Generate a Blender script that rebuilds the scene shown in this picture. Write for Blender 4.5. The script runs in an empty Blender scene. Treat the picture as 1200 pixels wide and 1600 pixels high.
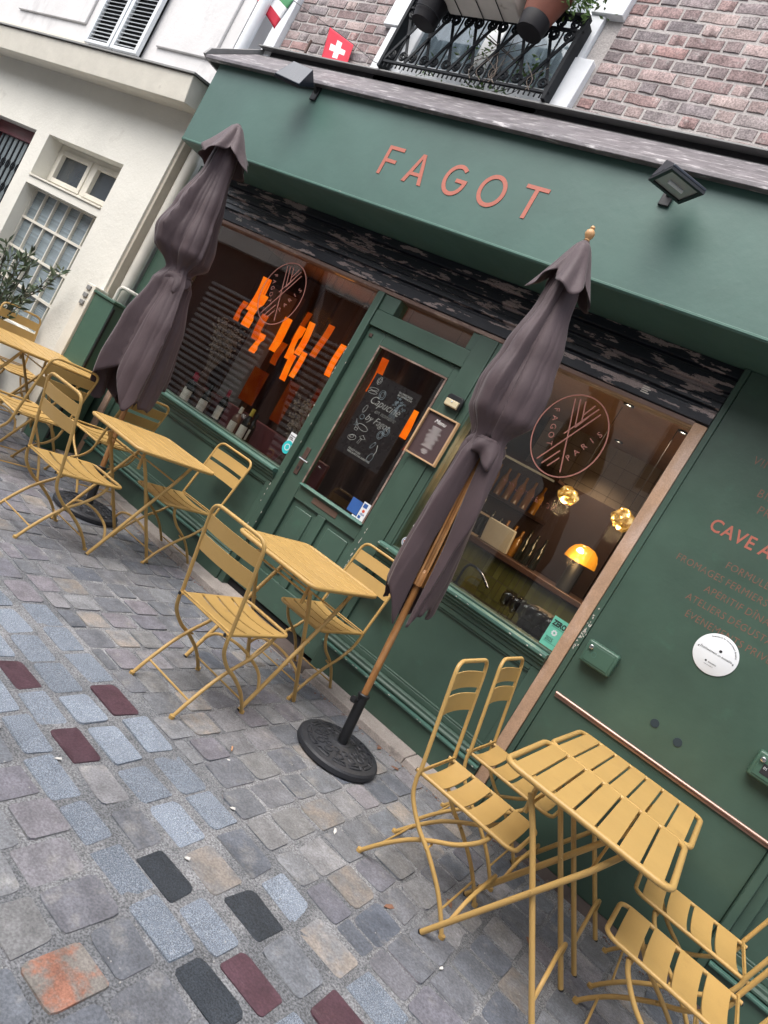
import bpy, bmesh, math, random
from mathutils import Matrix, Vector
random.seed(7)
scene = bpy.context.scene
PI = math.pi
rad = math.radians

# ------------------------------------------------------------------ camera
CAM_R = ((0.7262726, -0.4760969, 0.4958425), (0.4698183, -0.1827609, -0.8636372), (0.5017956, 0.8601919, 0.0909448))
CAM_C = Vector((0.0, -3.84, 1.55))
cam_d = bpy.data.cameras.new('camera')
cam = bpy.data.objects.new('camera', cam_d)
scene.collection.objects.link(cam)
m = Matrix(CAM_R).to_4x4()
m.translation = CAM_C
cam.matrix_world = m
cam_d.sensor_fit = 'VERTICAL'
cam_d.sensor_height = 36.0
cam_d.lens = 1050 / 1600 * 36.0
cam_d.clip_end = 400
cam_d.clip_start = 0.05
scene.camera = cam

# ------------------------------------------------------------------ sky, sun, exposure
world = bpy.data.worlds.new('World')
scene.world = world
world.use_nodes = True
wn, wl = world.node_tree.nodes, world.node_tree.links
wn.clear()
sky = wn.new('ShaderNodeTexSky')
sky.sky_type = 'NISHITA'
sky.sun_disc = False
SUN_EL, SUN_AZ = rad(58), rad(200)      # azimuth: clockwise from +Y
sky.sun_elevation = SUN_EL
sky.sun_rotation = SUN_AZ
sky.air_density = 1.0
sky.dust_density = 4.0
hs = wn.new('ShaderNodeHueSaturation')
hs.inputs['Saturation'].default_value = 0.45
bg = wn.new('ShaderNodeBackground')
bg.inputs['Strength'].default_value = 0.15
wo = wn.new('ShaderNodeOutputWorld')
wl.new(sky.outputs[0], hs.inputs['Color'])
wl.new(hs.outputs[0], bg.inputs['Color'])
wl.new(bg.outputs[0], wo.inputs['Surface'])
sun_d = bpy.data.lights.new('sun', 'SUN')
sun_d.energy = 0.95
sun_d.angle = rad(60)
sun_d.color = (1.0, 0.97, 0.93)
sun = bpy.data.objects.new('sun', sun_d)
scene.collection.objects.link(sun)
sdir = Vector((math.sin(SUN_AZ) * math.cos(SUN_EL), math.cos(SUN_AZ) * math.cos(SUN_EL), math.sin(SUN_EL)))
sun.rotation_euler = sdir.to_track_quat('Z', 'Y').to_euler()
sun.location = sdir * 30
vs = scene.view_settings
vs.view_transform = 'Standard'
vs.look = 'None'
vs.exposure = 1.27
vs.gamma = 1.0
vs.use_curve_mapping = False

# ------------------------------------------------------------------ materials
MATS = {}


def nt_new(name):
    mt = bpy.data.materials.new(name)
    mt.use_nodes = True
    n, l = mt.node_tree.nodes, mt.node_tree.links
    n.clear()
    out = n.new('ShaderNodeOutputMaterial')
    return mt, n, l, out


def math_node(n, l, op, a, b=None, clamp=False):
    x = n.new('ShaderNodeMath')
    x.operation = op
    x.use_clamp = clamp
    for i, v in enumerate((a, b)):
        if v is None:
            continue
        if isinstance(v, (int, float)):
            x.inputs[i].default_value = v
        else:
            l.new(v, x.inputs[i])
    return x.outputs[0]


def mixcol(n, l, fac, a, b, mode='MIX'):
    x = n.new('ShaderNodeMix')
    x.data_type = 'RGBA'
    x.blend_type = mode
    for i, v in ((0, fac), (6, a), (7, b)):
        if isinstance(v, (int, float)):
            x.inputs[i].default_value = v
        elif isinstance(v, tuple):
            x.inputs[i].default_value = (*v[:3], 1)
        else:
            l.new(v, x.inputs[i])
    return x.outputs[2]


def noise(n, l, co, scale, detail=4, rough=0.55, stretch=None):
    t = n.new('ShaderNodeTexNoise')
    t.inputs['Scale'].default_value = scale
    t.inputs['Detail'].default_value = detail
    t.inputs['Roughness'].default_value = rough
    if stretch:
        mp = n.new('ShaderNodeMapping')
        mp.inputs['Scale'].default_value = stretch
        l.new(co, mp.inputs['Vector'])
        l.new(mp.outputs[0], t.inputs['Vector'])
    else:
        l.new(co, t.inputs['Vector'])
    return t.outputs['Fac']


def ramp(n, l, fac, stops):
    r = n.new('ShaderNodeValToRGB')
    el = r.color_ramp.elements
    while len(el) < len(stops):
        el.new(0.5)
    for e, (p, c) in zip(el, stops):
        e.position = p
        e.color = (c, c, c, 1) if isinstance(c, (int, float)) else (*c[:3], 1)
    l.new(fac, r.inputs['Fac'])
    return r.outputs[0]


def M(name, col, rough=0.6, metal=0.0, var=0.12, vs_=6.0, bump=0.0, bs=80.0, spec=0.5, rand=0.0,
      col2=None, c2s=4.0, c2=(0.5, 0.6), c2str=None, fine=0.0, fs=150.0, emit=None, sheen=0.0, coords='Object', big=0.0,
      bump2=0.0, b2s=6.0, b2str=None, rvar=0.1, randcols=None, coat=0.0):
    """Principled material: base colour with broad noise, optional second colour in patches, per-object variation and relief."""
    mt, n, l, out = nt_new(name)
    p = n.new('ShaderNodeBsdfPrincipled')
    l.new(p.outputs[0], out.inputs['Surface'])
    tc = n.new('ShaderNodeTexCoord')
    co = n.new('ShaderNodeNewGeometry').outputs['Position'] if coords == 'Position' else tc.outputs[coords]
    rnd = None
    if rand or randcols:
        oi = n.new('ShaderNodeObjectInfo')
        ge = n.new('ShaderNodeNewGeometry')
        s = math_node(n, l, 'ADD', oi.outputs['Random'], ge.outputs['Random Per Island'])
        rnd = math_node(n, l, 'FRACT', s)
        va = n.new('ShaderNodeVectorMath')
        va.operation = 'MULTIPLY_ADD'
        cmb = n.new('ShaderNodeCombineXYZ')
        for i in range(3):
            l.new(rnd, cmb.inputs[i])
        l.new(cmb.outputs[0], va.inputs[0])
        va.inputs[1].default_value = (37, 61, 23)
        l.new(co, va.inputs[2])
        co = va.outputs[0]
    c = tuple(col)
    base = c
    if randcols:
        base = ramp(n, l, rnd, [(i / max(1, len(randcols) - 1), q) for i, q in enumerate(randcols)])
    if col2:
        f = ramp(n, l, noise(n, l, co, c2s, 6, 0.65, c2str), [(c2[0], 0.0), (c2[1], 1.0)])
        base = mixcol(n, l, f, base, col2)
    if var:
        f = noise(n, l, co, vs_, 5, 0.6)
        g = ramp(n, l, f, [(0.25, 1 - var), (0.75, 1 + var)])
        base = mixcol(n, l, 1.0, base, g, 'MULTIPLY')
    if fine:
        f = noise(n, l, co, fs, 2, 0.6)
        g = ramp(n, l, f, [(0.35, 1 - fine), (0.65, 1 + fine)])
        base = mixcol(n, l, 1.0, base, g, 'MULTIPLY')
    if big:
        f = noise(n, l, co, 1.1, 4, 0.6)
        g = ramp(n, l, f, [(0.3, 1 - big), (0.7, 1 + big * 0.5)])
        base = mixcol(n, l, 1.0, base, g, 'MULTIPLY')
    if rand:
        v = math_node(n, l, 'MULTIPLY_ADD', rnd, 2 * rand)
        v.node.inputs[2].default_value = 1 - rand
        cmb = n.new('ShaderNodeCombineColor')
        for i in range(3):
            l.new(v, cmb.inputs[i])
        base = mixcol(n, l, 1.0, base, cmb.outputs[0], 'MULTIPLY')
    if isinstance(base, tuple):
        p.inputs['Base Color'].default_value = (*base, 1)
    else:
        l.new(base, p.inputs['Base Color'])
    p.inputs['Metallic'].default_value = metal
    p.inputs['Specular IOR Level'].default_value = spec
    if rvar:
        f = noise(n, l, co, vs_ * 1.7, 4, 0.6)
        rr = math_node(n, l, 'MULTIPLY_ADD', f, rvar * 2, True)
        rr.node.inputs[2].default_value = rough - rvar
        l.new(rr, p.inputs['Roughness'])
    else:
        p.inputs['Roughness'].default_value = rough
    if sheen:
        p.inputs['Sheen Weight'].default_value = sheen
    if coat:
        p.inputs['Coat Weight'].default_value = coat
        p.inputs['Coat Roughness'].default_value = 0.25
    if emit:
        p.inputs['Emission Color'].default_value = (*emit[0], 1)
        p.inputs['Emission Strength'].default_value = emit[1]
    nrm = None
    if bump2:
        b = n.new('ShaderNodeBump')
        b.inputs['Strength'].default_value = 1.0
        b.inputs['Distance'].default_value = bump2
        l.new(noise(n, l, co, b2s, 4, 0.55, b2str), b.inputs['Height'])
        nrm = b.outputs[0]
    if bump:
        b = n.new('ShaderNodeBump')
        b.inputs['Strength'].default_value = 1.0
        b.inputs['Distance'].default_value = bump
        l.new(noise(n, l, co, bs, 6, 0.65), b.inputs['Height'])
        if nrm:
            l.new(nrm, b.inputs['Normal'])
        nrm = b.outputs[0]
    if nrm:
        l.new(nrm, p.inputs['Normal'])
    MATS[name] = mt
    return mt


def glass_mat(name, tint=(0.9, 0.92, 0.9), refl=1.0, ior=1.5):
    mt, n, l, out = nt_new(name)
    tr = n.new('ShaderNodeBsdfTransparent')
    tr.inputs[0].default_value = (*tint, 1)
    gl = n.new('ShaderNodeBsdfGlossy')
    gl.inputs['Roughness'].default_value = 0.015
    gl.inputs['Color'].default_value = (1, 1, 1, 1)
    fr = n.new('ShaderNodeFresnel')       # the node inverts the index on back faces; undo that so both faces of a pane reflect alike
    bf = n.new('ShaderNodeNewGeometry').outputs['Backfacing']
    ii = math_node(n, l, 'MULTIPLY_ADD', bf, 1 / ior - ior)
    ii.node.inputs[2].default_value = ior
    l.new(ii, fr.inputs['IOR'])
    tc = n.new('ShaderNodeTexCoord')
    b = n.new('ShaderNodeBump')
    b.inputs['Distance'].default_value = 0.00025
    l.new(noise(n, l, tc.outputs['Object'], 2.3, 2), b.inputs['Height'])
    l.new(b.outputs[0], gl.inputs['Normal'])
    mx = n.new('ShaderNodeMixShader')
    l.new(math_node(n, l, 'MULTIPLY', fr.outputs[0], refl, True), mx.inputs[0])
    l.new(tr.outputs[0], mx.inputs[1])
    l.new(gl.outputs[0], mx.inputs[2])
    l.new(mx.outputs[0], out.inputs['Surface'])
    MATS[name] = mt
    return mt


def emit_mat(name, col, strength, col2=None, scale=8.0):
    mt, n, l, out = nt_new(name)
    e = n.new('ShaderNodeEmission')
    e.inputs['Strength'].default_value = strength
    if col2:
        tc = n.new('ShaderNodeTexCoord')
        f = ramp(n, l, noise(n, l, tc.outputs['Object'], scale, 4), [(0.35, 0.0), (0.7, 1.0)])
        l.new(mixcol(n, l, f, col, col2), e.inputs['Color'])
    else:
        e.inputs['Color'].default_value = (*col, 1)
    l.new(e.outputs[0], out.inputs['Surface'])
    MATS[name] = mt
    return mt


GREEN = (0.051, 0.092, 0.069)
M('green', GREEN, 0.38, var=0.14, vs_=2.2, rvar=0.14, bump=0.0005, bs=50, big=0.12, bump2=0.002, b2s=4, col2=(0.055, 0.115, 0.082), c2s=7, c2=(0.60, 0.78))
M('green_skylit', (0.064, 0.132, 0.110), 0.46, var=0.13, vs_=1.6, rvar=0.14, bump=0.0006, bs=30, big=0.14, bump2=0.003, b2s=3, col2=(0.075, 0.155, 0.128), c2s=6, c2=(0.68, 0.76), c2str=(0.35, 1, 1.6))  # shopfront green lightened and blued to paint skylight on the fascia
M('green_lit_edge', (0.065, 0.145, 0.115), 0.5, col2=(0.45, 0.36, 0.32), c2s=14, c2=(0.66, 0.68), c2str=(0.4, 1, 1), bump=0.001, bs=40)  # lighter green puts the light caught on edges into the colour
M('chip', (0.62, 0.58, 0.52), 0.8)
M('green_box', (0.05, 0.105, 0.075), 0.4, var=0.08)
M('shutter_black', (0.014, 0.016, 0.023), 0.34, col2=(0.30, 0.235, 0.22), c2s=14, c2=(0.552, 0.566), c2str=(0.26, 1.0, 1.25), bump=0.0015, bs=45, fine=0.2)
M('frame_brown', (0.16, 0.10, 0.08), 0.7, col2=(0.30, 0.22, 0.18), c2s=12, c2=(0.5, 0.6), c2str=(0.3, 1, 1))
M('raw_wood', (0.40, 0.255, 0.165), 0.75, var=0.2, vs_=5, col2=(0.46, 0.33, 0.26), c2s=6, c2=(0.45, 0.62), bump=0.0025, bs=28, fine=0.12, fs=180, c2str=(1, 1, 0.35))
M('zinc', (0.135, 0.122, 0.130), 0.5, metal=0.1, var=0.4, vs_=9, col2=(0.46, 0.44, 0.44), c2s=34, c2=(0.56, 0.68), c2str=(0.22, 1, 1), bump=0.003, bs=25)
M('zinc_shadow', (0.02, 0.02, 0.022), 0.6)
M('salmon', (0.42, 0.125, 0.085), 0.55, var=0.08, fine=0.05)
M('salmon_dim', (0.20, 0.095, 0.065), 0.6, col2=(0.06, 0.082, 0.06), c2s=30, c2=(0.5, 0.66))
M('decal_pink', (0.36, 0.15, 0.12), 0.6)
M('stone_kerb', (0.34, 0.30, 0.275), 0.85, var=0.18, vs_=9, bump=0.003, bs=50, fine=0.15, fs=120, col2=(0.16, 0.14, 0.13), c2s=7, c2=(0.6, 0.72))
M('mortar', (0.165, 0.170, 0.180), 0.95, var=0.22, vs_=9, bump=0.007, bs=60, fine=0.45, fs=140, big=0.2, col2=(0.245, 0.245, 0.25), c2s=2.2, c2=(0.45, 0.62), bump2=0.008, b2s=14)
M('cobble_grey', (0.15, 0.15, 0.155), 0.6, var=0.34, vs_=13, bump=0.006, bs=24, fine=0.22, fs=120, bump2=0.005, b2s=7, coords='Position',
  randcols=[(0.128, 0.140, 0.165), (0.172, 0.175, 0.19), (0.105, 0.118, 0.145), (0.195, 0.194, 0.195), (0.142, 0.142, 0.166), (0.18, 0.168, 0.188), (0.205, 0.206, 0.213), (0.12, 0.132, 0.153)], rand=0.12,
  col2=(0.27, 0.26, 0.245), c2s=9, c2=(0.55, 0.78))
M('cobble_tan', (0.245, 0.215, 0.19), 0.7, var=0.3, vs_=11, bump=0.006, bs=24, fine=0.2, fs=110, rand=0.15, col2=(0.19, 0.19, 0.195), c2s=9, c2=(0.42, 0.60), bump2=0.005, b2s=7, coords='Position')
M('cobble_blue', (0.170, 0.200, 0.245), 0.6, var=0.15, vs_=9, bump=0.003, bs=80, fine=0.5, fs=300, rand=0.24, bump2=0.004, b2s=7, coords='Position', col2=(0.26, 0.285, 0.32), c2s=150, c2=(0.48, 0.64))
M('cobble_purple', (0.075, 0.037, 0.049), 0.5, var=0.28, vs_=11, bump=0.004, bs=35, fine=0.2, fs=120, rand=0.2, col2=(0.17, 0.12, 0.13), c2s=13, c2=(0.60, 0.80), c2str=(0.35, 2, 1), coords='Position', bump2=0.004, b2s=7)
M('cobble_dark', (0.033, 0.040, 0.050), 0.55, var=0.25, vs_=9, bump=0.004, bs=60, fine=0.5, fs=180, rand=0.15, coords='Position', bump2=0.004, b2s=7, col2=(0.09, 0.10, 0.11), c2s=12, c2=(0.62, 0.8))
M('cobble_orange', (0.33, 0.150, 0.10), 0.75, var=0.3, vs_=12, col2=(0.22, 0.20, 0.18), c2s=13, c2=(0.42, 0.56), bump=0.008, bs=26, fine=0.2, coords='Position', bump2=0.012, b2s=7)
M('litter', (0.6, 0.58, 0.55), 0.9)
M('grit', (0.34, 0.33, 0.32), 0.9)
M('leaf_dry', (0.22, 0.11, 0.07), 0.8)
M('butt', (0.55, 0.30, 0.16), 0.9)
M('mustard', (0.45, 0.282, 0.092), 0.42, var=0.06, vs_=5, fine=0.03, fs=240, bump=0.00025, bs=220, spec=0.45, rand=0.05, rvar=0.08, col2=(0.30, 0.18, 0.06), c2s=6, c2=(0.62, 0.80))
M('rubber', (0.012, 0.012, 0.013), 0.6)
M('fabric', (0.058, 0.036, 0.041), 0.68, var=0.16, vs_=4, fine=0.06, fs=300, bump=0.0006, bs=340, sheen=0.15, bump2=0.009, b2s=10, b2str=(1, 1, 0.35))
M('pole_wood', (0.30, 0.135, 0.042), 0.45, var=0.2, vs_=14, col2=(0.40, 0.22, 0.10), c2s=20, c2=(0.5, 0.7), c2str=(1, 1, 0.1))
M('finial_wood', (0.48, 0.27, 0.12), 0.45)
M('brass', (0.65, 0.45, 0.16), 0.3, metal=1.0)
M('base_plastic', (0.022, 0.024, 0.030), 0.55, var=0.2, vs_=14, bump=0.0008, bs=120, fine=0.2, fs=90)
M('black_metal', (0.010, 0.011, 0.013), 0.45)
M('lamp_grey', (0.028, 0.034, 0.046), 0.3, metal=0.35)
M('lamp_lens', (0.35, 0.36, 0.34), 0.15, spec=0.6)
M('iron', (0.008, 0.010, 0.013), 0.6, spec=0.25, bump=0.0008, bs=90)
M('brick', (0.2, 0.1, 0.09), 0.9, var=0.3, vs_=14, bump=0.004, bs=38, fine=0.38, fs=95,
  randcols=[(0.255, 0.172, 0.165), (0.19, 0.16, 0.162), (0.27, 0.165, 0.155), (0.235, 0.20, 0.195), (0.165, 0.142, 0.148), (0.255, 0.19, 0.182), (0.275, 0.218, 0.205)], rand=0.12, col2=(0.31, 0.285, 0.275), c2s=18, c2=(0.56, 0.75))
M('brick_mortar', (0.40, 0.37, 0.355), 0.95, var=0.15, bump=0.005, bs=45, fine=0.15, fs=100)
M('white_paint', (0.72, 0.74, 0.76), 0.6, var=0.08, vs_=5, bump=0.0015, bs=30, col2=(0.48, 0.49, 0.50), c2s=5, c2=(0.66, 0.74))
M('cream_wall', (0.68, 0.665, 0.60), 0.85, var=0.05, vs_=1.5, bump=0.004, bs=38, bump2=0.006, b2s=5, big=0.06, col2=(0.58, 0.56, 0.50), c2s=3, c2=(0.62, 0.74))
M('cream_trim', (0.63, 0.60, 0.52), 0.7, var=0.07, bump=0.0015, bs=30, bump2=0.004, b2s=6, col2=(0.45, 0.42, 0.36), c2s=6, c2=(0.68, 0.78))
M('grey_render', (0.60, 0.59, 0.585), 0.85, var=0.08, vs_=2, bump=0.003, bs=25, col2=(0.46, 0.45, 0.45), c2s=3, c2=(0.55, 0.7), c2str=(1, 1, 0.4))
M('beige_side', (0.44, 0.40, 0.33), 0.85, var=0.12, bump=0.003, bs=35)
M('pipe_cream', (0.60, 0.58, 0.52), 0.5, var=0.1, col2=(0.35, 0.33, 0.29), c2s=8, c2=(0.66, 0.74))
M('shutter_white', (0.66, 0.69, 0.71), 0.5, var=0.05)
M('dark_void', (0.008, 0.008, 0.009), 0.9)
M('maroon', (0.12, 0.022, 0.030), 0.5)
M('lead_grey', (0.22, 0.22, 0.215), 0.6)
M('flag_red', (0.55, 0.022, 0.05), 0.75, var=0.05)
M('flag_white', (0.78, 0.78, 0.78), 0.75, var=0.03)
M('flag_green', (0.05, 0.22, 0.09), 0.75, var=0.05)
M('terracotta', (0.19, 0.062, 0.038), 0.7, var=0.2, vs_=7)
M('pot_black', (0.009, 0.008, 0.010), 0.6, spec=0.25)
M('planter_cream', (0.58, 0.545, 0.48), 0.7, var=0.1, col2=(0.35, 0.31, 0.26), c2s=7, c2=(0.62, 0.72))
M('leaf_bright', (0.085, 0.16, 0.035), 0.55, rand=0.35, var=0.2)
M('leaf_olive', (0.075, 0.11, 0.06), 0.4, rand=0.5, var=0.2, col2=(0.14, 0.17, 0.11), c2s=5, c2=(0.5, 0.65))
M('stem', (0.06, 0.042, 0.03), 0.8)
M('chrome', (0.6, 0.6, 0.6), 0.2, metal=1.0)
M('copper_rail', (0.42, 0.27, 0.23), 0.35, metal=0.8, var=0.15, vs_=12)
M('plaque_white', (0.72, 0.75, 0.78), 0.4, var=0.03)
M('ink', (0.015, 0.015, 0.018), 0.6)
M('navy_dot', (0.020, 0.035, 0.045), 0.5)
M('rust_handle', (0.085, 0.05, 0.04), 0.6, metal=0.3, var=0.3, vs_=30)
M('menu_brown', (0.062, 0.036, 0.038), 0.5, var=0.06)
M('frame_oak', (0.50, 0.32, 0.175), 0.5, var=0.12, vs_=10)
M('chalk', (0.80, 0.79, 0.77), 0.7)
M('chalk_blue', (0.50, 0.60, 0.68), 0.7)
M('poster_dark', (0.040, 0.032, 0.034), 0.28, var=0.05)
M('beige_lens', (0.60, 0.52, 0.34), 0.35)
M('sticker_teal', (0.03, 0.50, 0.52), 0.45)
M('sticker_mint', (0.14, 0.48, 0.36), 0.45)
M('sticker_white', (0.70, 0.72, 0.74), 0.45)
M('sticker_blue', (0.03, 0.10, 0.32), 0.45)
M('sticker_red', (0.55, 0.07, 0.03), 0.45)
M('slot', (0.11, 0.065, 0.045), 0.6)
# interior
M('int_wall', (0.062, 0.034, 0.030), 0.7, var=0.15)
M('int_ceiling', (0.30, 0.18, 0.13), 0.8, var=0.08)
M('int_maroon', (0.095, 0.022, 0.025), 0.55, var=0.2)
M('int_floor', (0.03, 0.018, 0.015), 0.5)
M('int_tile', (0.27, 0.215, 0.17), 0.35, rand=0.10)
M('int_grout', (0.07, 0.055, 0.045), 0.9)
M('tile_green', (0.10, 0.105, 0.035), 0.2, rand=0.25)
M('curtain', (0.040, 0.025, 0.026), 0.8, var=0.1)
M('dark_wood', (0.055, 0.026, 0.018), 0.4, var=0.2, vs_=9)
M('steel_dark', (0.05, 0.055, 0.07), 0.25, metal=0.8)
M('bottle_dark', (0.010, 0.012, 0.010), 0.08, spec=0.6, rvar=0)
M('bottle_clear', (0.16, 0.10, 0.08), 0.08, spec=0.7, rvar=0)
M('label_paper', (0.58, 0.56, 0.50), 0.7, var=0.1)
M('capsule_red', (0.22, 0.01, 0.03), 0.35)
M('capsule_gold', (0.45, 0.36, 0.06), 0.35)
M('paper', (0.55, 0.56, 0.58), 0.7, col2=(0.16, 0.16, 0.18), c2s=22, c2=(0.55, 0.62))
M('dried', (0.26, 0.21, 0.17), 0.9, rand=0.2)
M('gold_foil', (0.75, 0.50, 0.16), 0.2, metal=1.0, bump=0.02, bs=30, emit=((1.0, 0.58, 0.16), 0.30), var=0.4, vs_=20)
M('amber_shade', (0.60, 0.26, 0.03), 0.25, emit=((1.0, 0.34, 0.02), 0.34), var=0.2, vs_=5)
emit_mat('orange_glow', (1.0, 0.13, 0.002), 0.62, (1.0, 0.22, 0.008), 9)
emit_mat('orange_mid', (0.9, 0.10, 0.003), 0.34, (1.0, 0.17, 0.008), 12)
emit_mat('orange_deep', (0.7, 0.07, 0.003), 0.2, (0.8, 0.12, 0.006), 12)
emit_mat('orange_dim', (0.35, 0.03, 0.004), 0.09, (0.55, 0.10, 0.01), 7)
emit_mat('bulb', (1.0, 0.62, 0.2), 9.0)
emit_mat('spot_white', (1.0, 0.85, 0.65), 5.0)
emit_mat('shelf_light', (1.0, 0.75, 0.45), 0.10)
gm, gn, gl_, go = nt_new('gold_glow')
ga, gb1 = gn.new('ShaderNodeAddShader'), gn.new('ShaderNodeBsdfPrincipled')
gb1.inputs['Base Color'].default_value = (0.7, 0.45, 0.14, 1)
gb1.inputs['Metallic'].default_value = 1.0
gb1.inputs['Roughness'].default_value = 0.22
gem = gn.new('ShaderNodeEmission')
gco = gn.new('ShaderNodeTexCoord').outputs['Object']
gl_.new(ramp(gn, gl_, noise(gn, gl_, gco, 22, 6, 0.7), [(0.36, (0.05, 0.018, 0.002)), (0.5, (0.55, 0.27, 0.05)), (0.62, (1.0, 0.72, 0.30))]), gem.inputs['Color'])
gem.inputs['Strength'].default_value = 0.55
gl_.new(gb1.outputs[0], ga.inputs[0])
gl_.new(gem.outputs[0], ga.inputs[1])
gl_.new(ga.outputs[0], go.inputs['Surface'])
MATS['gold_glow'] = gm
glass_mat('pane', (0.86, 0.87, 0.86), 1.6)      # reflection raised above plain glass so the street mirrors more strongly
glass_mat('pane_old', (0.62, 0.66, 0.68))
glass_mat('glassware', (0.75, 0.75, 0.75))
M('glass_block', (0.20, 0.245, 0.265), 0.22, var=0.12, vs_=3, spec=0.7, rand=0.16)
# opposite side of the street
M('opp_wall', (0.50, 0.47, 0.43), 0.9, var=0.12, vs_=1)
M('opp_shutter', (0.36, 0.355, 0.35), 0.5)
M('opp_gap', (0.03, 0.03, 0.03), 0.8)
M('opp_glass', (0.04, 0.05, 0.06), 0.1, spec=0.8)

# ------------------------------------------------------------------ mesh helpers
COL = scene.collection


def catmull(pts, k=6):
    pts = [Vector(p) for p in pts]
    out = []
    for i in range(len(pts) - 1):
        p0 = pts[max(i - 1, 0)]
        p1, p2 = pts[i], pts[i + 1]
        p3 = pts[min(i + 2, len(pts) - 1)]
        for j in range(k):
            t = j / k
            out.append(0.5 * ((2 * p1) + (p2 - p0) * t + (2 * p0 - 5 * p1 + 4 * p2 - p3) * t * t + (3 * p1 - p0 - 3 * p2 + p3) * t ** 3))
    out.append(pts[-1])
    return out


def fillet(pts, r, k=5):
    """polyline with rounded inner corners"""
    pts = [Vector(p) for p in pts]
    out = [pts[0]]
    for i in range(1, len(pts) - 1):
        a, b, c = pts[i - 1], pts[i], pts[i + 1]
        u, v = (a - b), (c - b)
        d = min(r, u.length * 0.49, v.length * 0.49)
        p, q = b + u.normalized() * d, b + v.normalized() * d
        for j in range(k + 1):
            t = j / k
            out.append(p * (1 - t) ** 2 + b * 2 * t * (1 - t) + q * t * t)
    out.append(pts[-1])
    return out


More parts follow.
